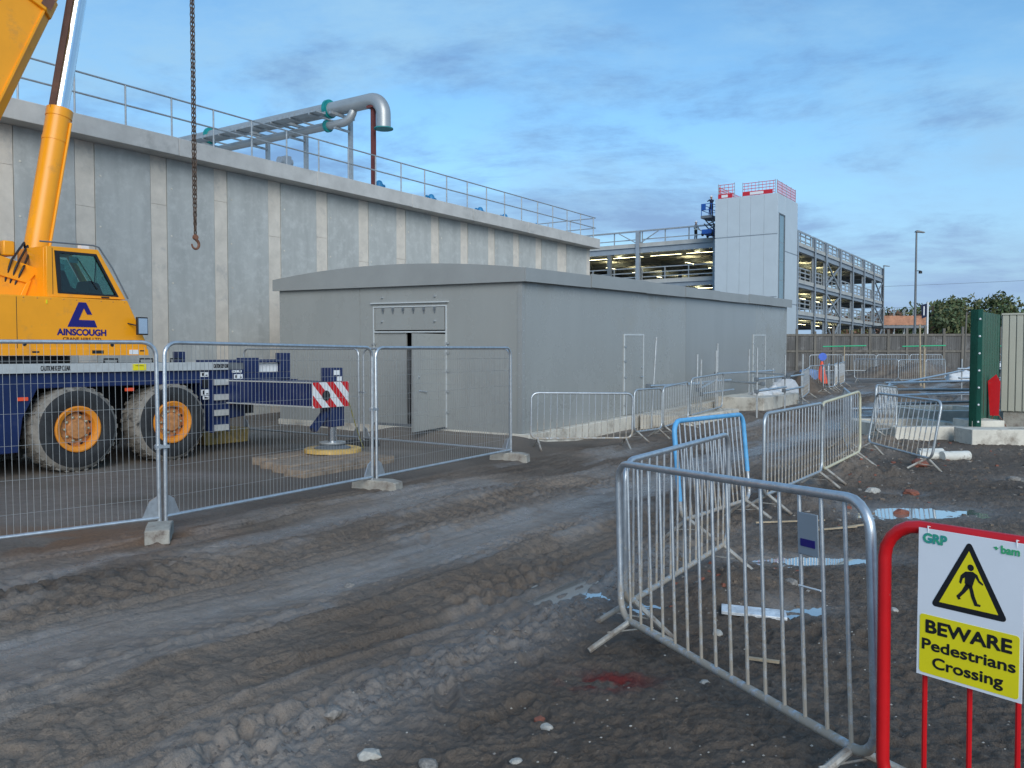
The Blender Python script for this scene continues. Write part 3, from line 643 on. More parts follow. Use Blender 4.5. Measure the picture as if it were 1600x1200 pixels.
# ================================================================ mobile crane
CR = root('mobile_crane', 'orange and navy blue mobile crane on large muddy tyres with raised boom', 'crane', -6.6, 4.7, 0)
def cp(name, mb, m, par=None, **k): return part(name, mb, M[m] if isinstance(m,str) else m, par or CR, **k)
car = cp('carrier', MB().prism([(-15.5,.36),(-7.73,.36),(-7.66,.85),(-7.45,1.26),(-4.76,1.26),(-4.58,.95),(-4.56,.42),(-4.21,.42),(-4.2,.62),(-3.84,.65),(-3.84,1.48),(-15.5,1.48)], 3.42, 6.0), 'navy', bevel=.012)
cp('underframe', MB().box(-14,-3.0,4.25,5.2,.62,1.25).box(-15,-3.9,3.5,5.9,1.26,1.3), 'black', car)
cp('deck', MB().box(-15.5,-3.86,3.44,6.0,1.484,1.60), 'deck', car)
strip = cp('side_strip', MB().box(-15.5,-4.24,3.36,3.418,1.485,1.62), 'silver', car)
face = (math.pi/2, 0, 0)
for a in (-7.22,-4.39): text('CAUTION! KEEP CLEAR', .10, M['ink'], CR, (a,3.357,1.552), face, width=.42 if a < -6 else .30, bold=.002)
cp('yellow_label', MB().box(-6.03,-5.80,3.350,3.358,1.50,1.60), 'yellow', strip)
text('WARNING', .028, M['ink'], CR, (-5.915,3.3485,1.575), face, width=.14)
lad = cp('ladder', MB().box(-4.57,-4.53,3.38,3.46,.40,1.48).box(-4.245,-4.205,3.38,3.46,.40,1.48), 'navy', car)
for z in (.43,.69,.96,1.22): cp('step', MB().box(-4.525,-4.25,3.345,3.44,z,z+.10), 'silver', lad)
cp('gap_shade', MB().box(-4.53,-4.245,3.44,3.455,.42,1.48), 'black', lad)  # black sheet paints in the shade behind the ladder steps
for a0,a1,z0,z1 in ((-4.76,-4.61,1.37,1.45),(-4.75,-4.60,1.05,1.15),(-4.72,-4.60,.98,1.04),(-4.12,-3.92,1.43,1.47),(-4.08,-3.9,1.32,1.40)):
    cp('sticker', MB().box(a0,a1,3.408,3.419,z0,z1), 'white', car)
    cp('sticker_print', MB().box(a0+.02,a0+.06,3.4065,3.4085,z0+.015,z1-.015).box(a1-.06,a1-.02,3.4065,3.4085,z0+.015,z0+.035), 'ink', car)
cp('switch_box', MB().box(-4.73,-4.64,3.38,3.42,1.18,1.32), 'black', car)
for a,z in ((-7.66,1.12),(-6.05,1.20),(-4.16,.9)): cp('marker_lamp', MB().box(a-.07,a+.07,3.405,3.43,z-.025,z+.025), 'cone', car)
for a in (-6.35,-5.75,-5.2): cp('grab_handle', MB().tube([(a,3.6,1.6),(a,3.6,1.68),(a+.22,3.6,1.68),(a+.22,3.6,1.6)],.014,6), 'black', car)
# wheels
def wheel_parts(a, bo, side, tilt=0):
    ax = (0,side,0); r = .64; c = (a, bo, r)
    t = MB()
    prof = [(.36,-.01),(.40,.015),(.50,.03),(.565,.02)]
    t.lathe([(.33,-.02),(.36,.0),(.45,.022),(.53,.018),(.575,0)], c, ax, 40, mi=0, caps=False)
    t.lathe([(.575,0),(.615,-.03),(.632,-.06)], c, ax, 40, mi=1, caps=False)
    t.lathe([(.632,-.06),(.64,-.10),(.64,-.38),(.61,-.45),(.4,-.45)], c, ax, 40, mi=1, caps=False)
    for i in range(28):                       # tread lugs
        an = 2*math.pi*i/28
        for s0,s1,of in ((-.055,-.24,0),(-.26,-.44,.11)):
            w = .045; rr = r+.012
            P = []
            for an2, h in ((an+of-w,s0),(an+of+w,s0),(an+of+w+.05,s1),(an+of-w+.05,s1)):
                for q in (rr-.05, rr): P.append((a+q*math.cos(an2), bo+side*h, r+q*math.sin(an2)))
            t.add(P, [(1,3,5,7),(0,1,7,6),(2,4,5,3),(0,2,3,1),(4,6,7,5)], mi=1)
    wh = bpy.data.objects.new('wheel', None); COL.objects.link(wh); wh.parent = CR; OFF[wh] = OFF[CR]
    part('tyre', t, [M['rubber'],M['rubber_mud']], wh)
    part('rim', MB().lathe([(.345,-.01),(.345,.016),(.325,.022),(.30,.012),(.268,.0),(.258,-.03),(.262,-.12)], c, ax, 40, caps=False), M['rim'], wh)
    part('disc', MB().lathe([(.27,-.12),(.265,-.10),(.20,-.075),(.16,-.075)], c, ax, 32), M['hub'], wh)
    h = part('hub', MB().lathe([(.15,-.09),(.15,-.02),(.14,-.005),(.06,.0)], c, ax, 24), M['hub'], wh)
    for i in range(10):
        an = 2*math.pi*i/10
        part('bolt', MB().lathe([(.02,-.08),(.02,-.035),(.012,-.03)], (a+.18*math.cos(an), bo, r+.18*math.sin(an)), ax, 8), M['brass'], wh)
    for i in range(8):
        an = 2*math.pi*(i+.5)/8
        part('hand_hole', MB().lathe([(.026,-.10),(.026,-.085)], (a+.232*math.cos(an), bo, r+.232*math.sin(an)), ax, 8), M['black'], wh)
for a in (-6.90,-5.33): wheel_parts(a, 3.37, -1)
for a in (-6.90,-5.33,-10.2): wheel_parts(a, 6.03, 1)
wheel_parts(-10.2, 3.37, -1)
# outrigger
ob = cp('outrigger_beam', MB().box(-4.25,-3.50,1.22,5.9,.90,1.30), 'navy', bevel=.01)
cp('beam_edge', MB().box(-4.262,-4.248,1.25,3.4,1.285,1.305).box(-4.262,-4.248,1.25,3.4,.895,.915), 'silver', ob)
pl = cp('end_plate', MB().box(-4.27,-3.48,1.195,1.218,.885,1.30), 'white', ob)
A0,A1,Z0,Z1 = -4.27,-3.48,.885,1.30
def clip_stripe(c, w):                        # diagonal stripe  x+ z*s in [c, c+w], falling to the right
    s = .95
    poly = [(c-s*0,Z1),(c+w,Z1),(c+w+s*(Z1-Z0),Z0),(c+s*(Z1-Z0),Z0)]
    def cut(P, f):
        out = []
        for i in range(len(P)):
            p, q = P[i-1], P[i]; fp, fq = f(p), f(q)
            if (fp >= 0) != (fq >= 0):
                t = fp/(fp-fq); out.append((p[0]+t*(q[0]-p[0]), p[1]+t*(q[1]-p[1])))
            if fq >= 0: out.append(q)
        return out
    poly = cut(poly, lambda p: p[0]-A0); return cut(poly, lambda p: A1-p[0]) if poly else poly
for c in (-4.62,-4.30,-3.98,-3.66):
    poly = clip_stripe(c, .155)
    if len(poly) > 2: cp('red_stripe', MB().prism(poly, 1.191, 1.196), 'red', pl)
cp('end_hole', MB().lathe([(.085,0),(.085,.006)], (-3.99,1.192,1.08), (0,-1,0), 20), 'black', pl)
jk = cp('jack', MB().box(-3.83,-3.55,1.23,1.51,.55,.898), 'navy', ob, bevel=.008)
cp('jack_head', MB().box(-3.82,-3.56,1.24,1.50,1.303,1.53), 'navy', ob, bevel=.008)
for a0,a1,z0,z1 in ((-3.78,-3.64,1.41,1.49),(-3.70,-3.60,1.31,1.39)): cp('sticker', MB().box(a0,a1,1.23,1.238,z0,z1), 'white', jk)
cp('strut', MB().beam((-3.86,1.35,.78),(-4.14,1.35,.52),.10,.10), 'navy', jk)
cp('piston', MB().bar((-3.69,1.37,.22),(-3.69,1.37,.6),.075,20), 'chrome', jk)
cp('foot_pad', MB().lathe([(.30,0),(.30,.05),(.24,.07),(.15,.10),(.13,.14)], (-3.69,1.37,.15), (0,0,1), 28), 'steeldark', jk)
cp('collar', MB().lathe([(.20,.25),(.22,.27),(.22,.29),(.1,.30)], (-3.69,1.37,.0), (0,0,1), 24), 'galv_dull', jk)
fo = cp('outrigger_beam', MB().box(-4.25,-3.50,6.0,7.4,.90,1.30), 'navy')
cp('jack', MB().box(-3.85,-3.55,7.0,7.3,.5,1.5).bar((-3.7,7.15,.04),(-3.7,7.15,.5),.08,14).lathe([(.28,0),(.28,.05),(.1,.08)],(-3.7,7.15,.0),(0,0,1),20), 'navy', fo)
# rear frame
rf = cp('rear_frame', MB().box(-3.84,-2.72,3.5,3.66,1.28,1.42).box(-2.95,-2.72,3.5,3.66,1.425,1.78).box(-3.84,-3.46,3.5,3.66,1.425,1.69).box(-3.45,-2.96,3.5,3.66,1.60,1.66).box(-3.8,-2.5,3.55,5.8,1.02,1.275), 'navy', bevel=.006)
cp('back_panel', MB().box(-3.445,-2.965,3.58,3.6,1.43,1.59), 'white', rf)
cp('deck_rail', MB().box(-4.7,-3.84,3.5,3.62,1.605,1.66), 'navy', car)
cp('vent_stack', MB().box(-4.86,-4.72,3.9,4.05,1.60,1.80), 'navy', car)
# turntable and superstructure
cp('turntable', MB().lathe([(1.1,0),(1.1,.13)], (-7.5,4.75,1.60), (0,0,1), 40), 'black')
bod = cp('body', MB().prism([(-11.5,1.74),(-5.70,1.745),(-5.71,1.92),(-6.03,2.60),(-11.5,2.575)], 3.46, 4.42), 'orange', bevel=.015)
cp('body_far', MB().prism([(-11.5,1.74),(-7.3,1.74),(-7.3,2.5),(-11.5,2.5)], 4.42, 6.05), 'orange', bod)
cp('lower_panel', MB().prism([(-11.5,1.735),(-5.69,1.74),(-5.70,1.835),(-11.5,1.825)], 3.452, 3.47), 'orange', bod)
cp('seam', MB().box(-7.700,-7.692,3.4585,3.462,1.84,2.57), 'black', bod)
cp('slot', MB().box(-7.50,-7.40,3.449,3.453,1.775,1.80).box(-6.62,-6.44,3.449,3.453,1.765,1.815).box(-5.84,-5.77,3.449,3.453,1.80,1.82), 'black', bod)
cp('label_plate', MB().box(-6.02,-5.87,3.447,3.453,1.755,1.825), 'white', bod)
cp('pull_tab', MB().box(-7.29,-7.27,3.452,3.46,2.49,2.545), 'yellow', bod)
# logo: triangle open at its right side
o_ = [(-6.985,2.165),(-6.535,2.165),(-6.575,2.275),(-6.805,2.275),(-6.765,2.385),(-6.72,2.43),(-6.675,2.36),(-6.62,2.36),(-6.69,2.535),(-6.81,2.535)]
cp('logo', MB().prism([(-6.985,2.165),(-6.535,2.165),(-6.575,2.27),(-6.815,2.27)], 3.453, 3.4595).prism([(-6.985,2.165),(-6.815,2.27),(-6.735,2.45),(-6.70,2.535),(-6.81,2.535)], 3.4535, 3.4595).prism([(-6.81,2.535),(-6.735,2.45),(-6.685,2.355),(-6.61,2.355),(-6.70,2.535)], 3.4530, 3.4595), 'logoblue', bod)
text('AINSCOUGH', .13, M['logoblue'], CR, (-6.765,3.4565,2.085), face, width=.74, bold=.006)
text('CRANE HIRE LTD', .06, M['brownink'], CR, (-6.765,3.4565,1.985), face, width=.58, bold=.0015)
# cab
outer = [(-7.22,2.60),(-6.0,2.62),(-6.44,3.36),(-7.22,3.34)]; inner = [(-7.06,2.66),(-6.12,2.655),(-6.47,3.29),(-7.10,3.285)]
cab = cp('cab', MB().ring(outer, inner, 3.56, 3.64).ring(outer, inner, 4.34, 4.42).box(-7.22,-7.14,3.645,4.335,2.6,3.33).prism([(-7.22,3.32),(-6.47,3.32),(-6.44,3.36),(-7.22,3.345)],3.645,4.335).prism([(-6.09,2.60),(-6.0,2.62),(-6.05,2.70),(-6.12,2.70)],3.645,4.335), 'orange', bevel=.006)
i2 = [(-7.01,2.68),(-6.165,2.68),(-6.49,3.255),(-7.03,3.25)]
cp('window_frame', MB().ring(inner, i2, 3.553, 3.60), 'black', cab)
cp('pane', MB().prism(i2, 3.585, 3.592), 'cabglass', cab); cp('pane', MB().prism(i2, 4.38, 4.388), 'cabglass', cab)
cp('windscreen', MB().add([(-6.02,3.65,2.70),(-6.02,4.33,2.70),(-6.43,4.33,3.31),(-6.43,3.65,3.31)],[(0,1,2,3)]), 'cabglass', cab)
cp('seat', MB().prism([(-7.0,2.62),(-6.55,2.62),(-6.5,2.72),(-6.72,2.78),(-6.86,3.12),(-6.98,3.12)], 3.8, 4.2), 'black', cab, bevel=.03)
cp('console', MB().prism([(-6.5,2.62),(-6.2,2.62),(-6.3,2.86),(-6.42,2.9)], 3.8, 4.2), 'black', cab)
cp('wiper', MB().bar((-6.42,3.66,3.22),(-6.32,3.9,2.8),.008,5).bar((-6.75,3.575,3.2),(-6.45,3.575,2.75),.006,5), 'black', cab)
cp('notice', MB().box(-6.87,-6.73,3.60,3.604,3.13,3.22).box(-7.0,-6.94,3.60,3.604,3.0,3.1), 'white', cab)
cp('roof_rail', MB().tube([(-7.3,3.58,3.40),(-6.5,3.58,3.42),(-6.42,3.57,3.40),(-6.22,3.55,3.10),(-5.98,3.53,2.63)],.013,6), 'steeldark', cab)
cp('beacon_base', MB().box(-6.62,-6.5,3.7,3.8,3.36,3.43), 'white', cab)
mr_ = cp('mirror', MB().box(-5.98,-5.80,3.28,3.33,2.06,2.34).bar((-5.95,3.3,2.2),(-6.05,3.5,2.25),.012,6), 'black', cab, bevel=.015)
cp('mirror_glass', MB().box(-5.965,-5.815,3.274,3.279,2.08,2.32), 'chrome', mr_)
wl = cp('work_light', MB().box(-7.20,-7.09,3.62,3.68,2.655,2.755).bar((-7.145,3.65,2.59),(-7.145,3.65,2.66),.012,6), 'black', bod, bevel=.01)
cp('lens', MB().box(-7.185,-7.105,3.612,3.618,2.67,2.74), 'clear_lamp', wl)
for k in range(7): cp('louvre', MB().prism([(-8.62+k*.0,1.98+k*.07),(-7.98,1.98+k*.07),(-7.98,2.015+k*.07),(-8.62,2.015+k*.07)], 3.448, 3.462), 'black', bod)
for a in (-7.60,-6.30): cp('panel_catch', MB().lathe([(.028,0),(.028,.006),(.012,.008)], (a,3.46,1.90), (0,-1,0), 12), 'black', bod)
for k in range(9): cp('rivet', MB().lathe([(.010,0),(.006,.005)], (-7.60+k*.19,3.46,2.565), (0,-1,0), 6), 'hub', bod)
cp('cab_seam', MB().box(-7.138,-7.132,3.556,3.561,2.64,3.32), 'black', cab)
cp('door_handle', MB().box(-6.40,-6.28,3.545,3.562,2.625,2.645), 'black', cab)
# boom foot
bf = cp('boom_foot', MB().prism([(-9.5,3.35),(-7.72,3.18),(-7.28,3.06),(-7.15,3.02),(-6.85,2.70),(-6.79,2.76),(-6.71,2.74),(-6.68,2.56),(-9.5,2.56)], 3.92, 4.02), 'orange', bevel=.008)
cp('rib', MB().prism([(-9.5,3.05),(-7.75,2.90),(-7.33,2.80),(-7.15,3.02),(-7.28,3.06),(-7.72,3.18),(-9.5,3.35)], 3.89, 3.918).prism([(-7.35,2.80),(-7.27,2.86),(-7.37,2.58),(-7.45,2.58)], 3.89, 3.918).prism([(-7.18,2.86),(-7.08,2.95),(-6.80,2.70),(-6.95,2.64)], 3.89, 3.918), 'orange', bf, bevel=.006)
cp('boom_foot_far', MB().prism([(-9.5,3.35),(-7.72,3.18),(-7.15,3.02),(-6.85,2.70),(-6.68,2.56),(-9.5,2.56)], 5.35, 5.45), 'orange', bf)
cp('winch_drum', MB().bar((-7.95,4.05,2.92),(-7.95,5.3,2.92),.24,20), 'black', bf)
cp('lug', MB().lathe([(.05,0),(.05,.05)], (-6.75,3.91,2.69), (0,-1,0), 14), 'galv_dull', bf)
cp('aerial', MB().bar((-7.60,4.1,3.2),(-7.78,4.1,4.1),.006,5), 'black', bf)
cp('lamp_bracket', MB().box(-7.58,-7.42,4.05,4.3,3.2,3.42), 'orange', bf, bevel=.02)
# boom
d = Vector((.94,0,2.15)).normalized(); nrm = Vector((-d.z,0,d.x))        # nrm points up and back
def bp(s, w, b): return Vector((-7.44,b,5.15))+d*s+nrm*w
def boomsec(s0, s1, w, b0, b1, r):
    sec = [(0,b0+r),(0,b1-r),(.16,b1),(w,b1),(w,b0),(.16,b0)]
    vs = [bp(s0,ww,bb) for ww,bb in sec]+[bp(s1,ww,bb) for ww,bb in sec]; k = len(sec)
    return MB().add(vs, [tuple(range(k)),tuple(range(2*k-1,k-1,-1))]+[(i,k+i,k+(i+1)%k,(i+1)%k) for i in range(k)])
bm_ = cp('boom', boomsec(-2.6,2.0,.92,4.32,5.08,.14), 'orange', bevel=.02)
hd = cp('boom_head', boomsec(1.98,2.28,1.0,4.27,5.13,.14), 'orange', bm_, bevel=.015)
for q in range(3): cp('head_slot', MB().add([bp(2.03,.10+q*.24,4.262),bp(2.22,.10+q*.24,4.262),bp(2.22,.26+q*.24,4.262),bp(2.03,.26+q*.24,4.262)],[(0,1,2,3)]), 'brown_tray', hd)
cp('boom_rib', MB().beam(bp(-2.4,.17,4.312), bp(1.98,.17,4.312), .03, .03), 'orange', bm_)
b2 = cp('boom_section', boomsec(2.28,6.6,.80,4.40,5.0,.12), 'orange', bm_, bevel=.015)
b3 = cp('boom_section', boomsec(6.6,8.9,.66,4.47,4.93,.1), 'orange', bm_, bevel=.015)
tip = bp(8.9,.33,4.7)
cp('boom_tip', MB().box(tip.x-.35,-3.78,4.5,4.9,tip.z-.25,tip.z+.25).bar((-3.92,4.55,tip.z-.15),(-3.92,4.85,tip.z-.15),.22,20), 'orange', bm_)
for k in range(3): cp('hose', MB().tube([(-7.55-.06*k,3.98,2.62),(-7.40-.08*k,3.86,3.02+.05*k),(-7.12-.05*k,4.2,3.35+.04*k),(-7.02,4.45,3.0)],.018,7), 'black', bf)
# lift cylinder
c0 = Vector((-6.91,4.7,2.75)); c1 = Vector((-6.405,4.7,5.57)); dd = (c1-c0).normalized()
cy = cp('lift_cylinder', MB().bar(c0,c1,.185,28).bar(c1-dd*.02,c1+dd*.12,.195,28).bar(c1-dd*.42,c1-dd*.36,.192,28), 'orange')
top_ = c0+dd*((9.2-c0.z)/dd.z)
cp('rod', MB().bar(c1+dd*.1, top_, .125, 28), 'chrome', cy)
cp('hose_tray', MB().beam(c1+dd*.1+Vector((-.15,-.04,0)), top_+Vector((-.15,-.04,0)), .07,.07), 'brown_tray', cy)
cp('feed_pipe', MB().bar(c0+Vector((.13,-.16,.1)), c1+Vector((.11,-.16,-.1)), .022, 8), 'orange', cy)
cp('trunnion', MB().bar((-6.91,4.0,2.78),(-6.91,5.38,2.78),.16,18), 'orange', cy)
cp('boom_bracket', MB().prism([(top_.x-.55,top_.z-.3),(top_.x+.15,top_.z-.15),(top_.x+.15,top_.z+.25),(top_.x-.35,top_.z+.6)], 4.5, 4.9), 'orange', bm_)
# ---- chain sling hanging from the boom
ch = root('chain_sling', 'rusty lifting chain with hook hanging from the crane boom', 'chain', -3.92, 4.7, 3.68)
zt_ = tip.z-.36
cp('hoist_rope', MB().bar((-3.92,4.64,zt_+.2),(-3.92,4.68,9.6),.012,6).bar((-3.92,4.76,zt_+.2),(-3.92,4.72,9.6),.012,6), 'steeldark', ch)
cp('hook_block', MB().box(-4.05,-3.79,4.62,4.78,9.25,9.75).lathe([(.14,0),(.14,.16)],(-3.92,4.62,9.5),(0,1,0),18), 'steeldark', ch, bevel=.02)
mb = MB()
for dxx in (-.024,.024):
    for i in range(64):
        z = 9.25-i*.083; fl = i % 2
        pts = []
        for j in range(8):
            t = 2*math.pi*j/8; x_, z_ = .021*math.cos(t), .056*math.sin(t)
            pts.append((-3.92+dxx*(1-.9*max(0,(i-54)/10))+(x_ if fl else 0), 4.7+(0 if fl else x_), z+z_))
        mb.tube(pts,.0095,5,closed=True)
cp('links', mb, 'chainrust', ch)
cp('hook', MB().tube([(-3.92,4.7,3.98),(-3.92,4.7,3.93)]+[(-3.92+.075*math.cos(R(q)),4.7,3.80+.085*math.sin(R(q))) for q in range(70,-200,-18)],.032,10,r2=.016).lathe([(.05,0),(.05,.05)],(-3.92,4.67,3.93),(0,1,0),12), 'hookrust', ch)
# ---- mat, ring
ma = W(-4.45,1.02); mz = gsite(-4.45,1.0)
tm = wroot('timber_mat', 'weathered timber mat of thick planks under the crane outrigger', 'timber mat', (ma[0],ma[1],mz-.03), ANG+R(4))
for q in range(4):
    of = [-.02,.17,.36,.60][q]
    part('plank', MB().box(-1.05+of,1.0+of-.12*q,-.86+q*.44,-.86+q*.44+.405,0,.135+[0,.022,.006,.018][q]), M['timber'], tm, bevel=.012)
ra = W(-3.72,1.33)
rg = solo('spreader_ring', MB().lathe([(.31,.0),(.47,.0),(.47,.055),(.44,.07),(.34,.07),(.31,.055),(.31,.0)], (0,0,0),(0,0,1),44,caps=False), M['ochre'], 'flat ochre yellow ring on the timber mat round the outrigger foot', 'ring', (ra[0],ra[1],mz-.03+.158), 0)
pa = W(-3.69,1.37)
tr_ = W(-1.4,8.0)
solo('spill_tray', MB().prism([(-.5,0),(.5,0),(.55,.28),(-.55,.28)],-.3,.3), M['ochre'], 'yellow plastic tray on the ground beneath the back of the crane', 'tray', (*W(-3.2,5.1)[:2],hz_at(*W(-3.2,5.1)[:2])), ANG, bevel=.02)
rope0 = W(-3.5,1.3)
p0 = Vector(W(-3.48,1.2,.98)); p1 = Vector(W(-2.3,2.0,.0)); p1.z = gsite(-2.3,2.0)+.01
o = solo('guy_rope', MB().tube([p0-p1,(p0-p1)*.6+Vector((0,0,-.05)),(p0-p1)*.25+Vector((0,0,-.05)),(0,0,.0)],.009,6), M['rope'], 'thin yellow rope from the striped outrigger end down to the ground', 'rope', p1)

# ================================================================ mesh fence panels
def fence_panel(p0, p1, label, H=1.83, coupler=None, group='mesh fence panels'):
    (x0,y0),(x1,y1) = p0, p1; L = math.hypot(x1-x0,y1-y0); rz = math.atan2(y1-y0,x1-x0)
    z0, z1 = hz_at(x0,y0)+.03, hz_at(x1,y1)+.03
    t = wroot('mesh_fence', label, 'fence', (x0,y0,z0), rz, group); t.rotation_euler = (0,-math.atan2(z1-z0,L),rz)
    r = .13; top = [(0,0,0),(0,0,H-r)]+[(r-r*math.cos(q),0,H-r+r*math.sin(q)) for q in [R(18*i) for i in range(1,6)]]
    top += [(L-r+r*math.sin(q),0,H-r+r*math.cos(q)) for q in [R(18*i) for i in range(0,6)]]+[(L,0,0)]
    part('frame', MB().tube(top,.0195,10), M['galv'], t)
    part('bottom_rail', MB().bar((0,0,.13),(L,0,.13),.019,10), M['galv'], t)
    mb = MB(); n = int(L/.053)
    for i in range(1,n):
        x = L*i/n; zt = H-(0 if r < x < L-r else r*.35); w = .0016
        mb.add([(x-w,-w,.13),(x+w,-w,.13),(x+w,w,.13),(x-w,w,.13),(x-w,-w,zt),(x+w,-w,zt),(x+w,w,zt),(x-w,w,zt)],[(0,1,5,4),(1,2,6,5),(2,3,7,6),(3,0,4,7)])
    for z in (.32,.62,.92,1.20,1.46,1.66): mb.tube([(0,.003,z),(L,.003,z)],.0018,4)
    w_ = part('wire_mesh', mb, M['wire'], t, smooth=0); w_['kind'] = 'stuff'
    part('gusset', MB().add([(L-.16,-.008,.14),(L-.02,-.008,.14),(L-.02,-.008,.34),(L-.09,-.008,.30),(L-.16,.008,.14),(L-.02,.008,.14),(L-.02,.008,.34),(L-.09,.008,.30)],[(0,1,2,3),(7,6,5,4),(0,4,5,1),(1,5,6,2),(2,6,7,3),(3,7,4,0)]), M['galv'], t)
    part('gusset', MB().add([(.02,-.008,.14),(.16,-.008,.14),(.09,-.008,.30),(.02,-.008,.34),(.02,.008,.14),(.16,.008,.14),(.09,.008,.30),(.02,.008,.34)],[(0,1,2,3),(7,6,5,4),(0,4,5,1),(1,5,6,2),(2,6,7,3),(3,7,4,0)]), M['galv'], t)
    if coupler: part('coupler', MB().box(L-.03,L+.10,-.03,.03,coupler-.014,coupler+.014).lathe([(.03,-.025),(.03,.025)],(L,0,coupler),(0,0,1),10), M['galv'], t)
    return t
PA0, PA1 = W(-8.80,-1.60)[:2], W(-8.72,-1.58)[:2]
PB0, PB1 = W(-5.55,-1.31)[:2], W(-5.46,-1.31)[:2]
PC = W(-2.07,-1.15)[:2]; PD, PD2 = W(-1.99,2.30)[:2], W(-2.0,2.42)[:2]; PE = W(-2.04,5.75)[:2]
v = Vector((-.763,-.647))*3.2
fence_panel((PA0[0]+v.x,PA0[1]+v.y), PA0, 'mesh fence panel in front of the crane wheels', coupler=.82)
fence_panel(PA1, PB0, 'mesh fence panel in front of the outrigger and timber mat', coupler=1.02)
fence_panel(PB1, PC, 'mesh fence panel in front of the grey building door')
fence_panel((PC[0]-.02,PC[1]+.05), PD, 'mesh fence panel running back beside the door of the grey building', coupler=1.0)
fence_panel(PD2, PE, 'mesh fence panel standing behind the outrigger')
def block(p, rz, label, m='conc_block', L=.66):
    mb = MB().prism([(-L/2,-.04),(L/2,-.04),(L/2-.015,.095),(L/2-.16,.12),(-L/2+.16,.12),(-L/2+.015,.095)], -.11, .11)
    o = solo('fence_foot', mb, M[m], label, 'fence foot', (p[0],p[1],hz_at(*p)), rz, 'fence feet', bevel=.012); return o
mid = lambda p, q: ((p[0]+q[0])/2,(p[1]+q[1])/2)
q = mid(PA0,PA1); block((q[0]+.04,q[1]-.17), R(-72), 'concrete fence foot end-on below the joint in front of the crane wheels', L=.5)
q = mid(PB0,PB1); block((q[0]+.04,q[1]-.03), R(-18), 'concrete fence foot below the fence joint by the timber mat')
block((PC[0]-.02,PC[1]-.02), R(-16), 'chipped concrete fence foot at the corner where the fence turns back')
q = mid(PD,PD2); block(q, R(5), 'black rubber fence foot below the rear fence joint', 'rubber', .7)

# ================================================================ pedestrian barriers
_bars = {}
def barmesh(h, m):
    k = (round(h,2), m)
    if k not in _bars: _bars[k] = MB().bar((0,0,0),(0,0,h),.0085,8).mesh('bar', (0,0,0), [M[m]])
    return _bars[k]
def rect_path(L, z0, z1, r, x0=0):
    P = []
    for cx, cz, a0 in ((L-r,z1-r,90),(L-r,z0+r,0),(r,z0+r,-90),(r,z1-r,180)):
        for i in range(6):
            q = R(a0-18*i); P.append((cx+r*math.cos(q),0,cz+r*math.sin(q)))
    return P
def barrier(p0, p1, label, zb=.20, H=1.12, nb=15, m='galv_splash', fm=None, lean=0, zoff=0, group=None, feet=True, dz=(0,0), tr=.0195, cat='barrier', fx=.13, bm='galv_splash'):
    (x0,y0),(x1,y1) = p0, p1; L = math.hypot(x1-x0,y1-y0); rz = math.atan2(y1-y0,x1-x0)
    z0, z1 = hz_at(x0,y0)+zoff+dz[0], hz_at(x1,y1)+zoff+dz[1]
    t = wroot('pedestrian_barrier', label, cat, (x0,y0,z0), rz, group); t.rotation_euler = (lean,-math.atan2(z1-z0,L),rz)
    part('frame', MB().tube(rect_path(L,zb,H,.12),tr,12,closed=True), M[fm or m], t)
    for i in range(nb):
        x = L*(i+1)/(nb+1); e = 0
        if x < .12: e = .12-math.sqrt(max(0,.12**2-(.12-x)**2))
        if L-x < .12: e = .12-math.sqrt(max(0,.12**2-(.12-(L-x))**2))
        b = link('bar', barmesh(H-zb-2*round(e,2), bm), t); b.location = (x,0,zb+round(e,2))
    if feet:
        for x in (fx, L-fx):
            part('foot', MB().tube([(x,-.27,.005),(x,-.012,zb-.005)],.018,8).tube([(x,.27,.005),(x,.012,zb-.005)],.018,8).bar((x,-.15,.10),(x,.15,.10),.005,5), M['foot'], t)
    return t
# the group round the walkway
N1a, N1b = (.67,5.02), (1.315,2.92)
b1 = barrier(N1a, N1b, 'galvanised barrier with a grey tag plate, clipped to the red barrier', zb=.15, H=1.085, nb=15)
L1 = math.hypot(N1b[0]-N1a[0],N1b[1]-N1a[1])
tg = part('tag_plate', MB().box(L1*13/16+.004,L1*14/16-.004,-.016,-.010,.83,1.0), M['steelgrey'], b1, bevel=.004)
part('tag_sticker', MB().box(L1*13/16+.025,L1*14/16-.022,-.0185,-.0165,.865,.895), M['logoblue'], tg)
part('tie_wire', MB().bar((L1*13/16,-.012,.70),(L1*14/16,-.012,.705),.004,5), M['white'], b1)
barrier((.70,5.12), (1.79,6.85), 'galvanised barrier leading back from the corner with a puddle beside its foot', H=1.10, nb=15)
bb_ = barrier((1.58,7.62), (2.60,8.98), 'barrier with its frame wrapped in bright blue tape', H=1.12, nb=14, lean=R(-6))
pth_ = rect_path(math.hypot(1.02,1.36), .20, 1.12, .12)
part('blue_tape', MB().tube([(0,0,.38)]+pth_[18:24]+pth_[0:6]+[(pth_[6][0],0,.5)],.0235,12), M['blue'], bb_)
barrier((2.76,9.08), (4.12,11.02), 'muddy galvanised barrier between the blue taped one and the cream topped one', H=1.10, nb=17, m='galv_mud')
barrier((4.16,11.10), (5.22,12.42), 'barrier with a cream coloured frame beside the haul road', H=1.10, nb=14, fm='cream')
barrier((5.30,13.0), (5.95,14.9), 'narrow looking barrier turned edge-on behind the cream framed one', H=1.08, nb=13, m='galv_mud')
barrier((6.15,14.4), (6.12,12.15), 'barrier leaning back over white pipe offcuts in the mud', H=1.06, nb=13, m='galv_mud', lean=R(-9))
barrier((6.95,15.9), (8.05,17.4), 'barrier standing before the hollow concrete base', H=1.06, nb=13, m='galv_mud')
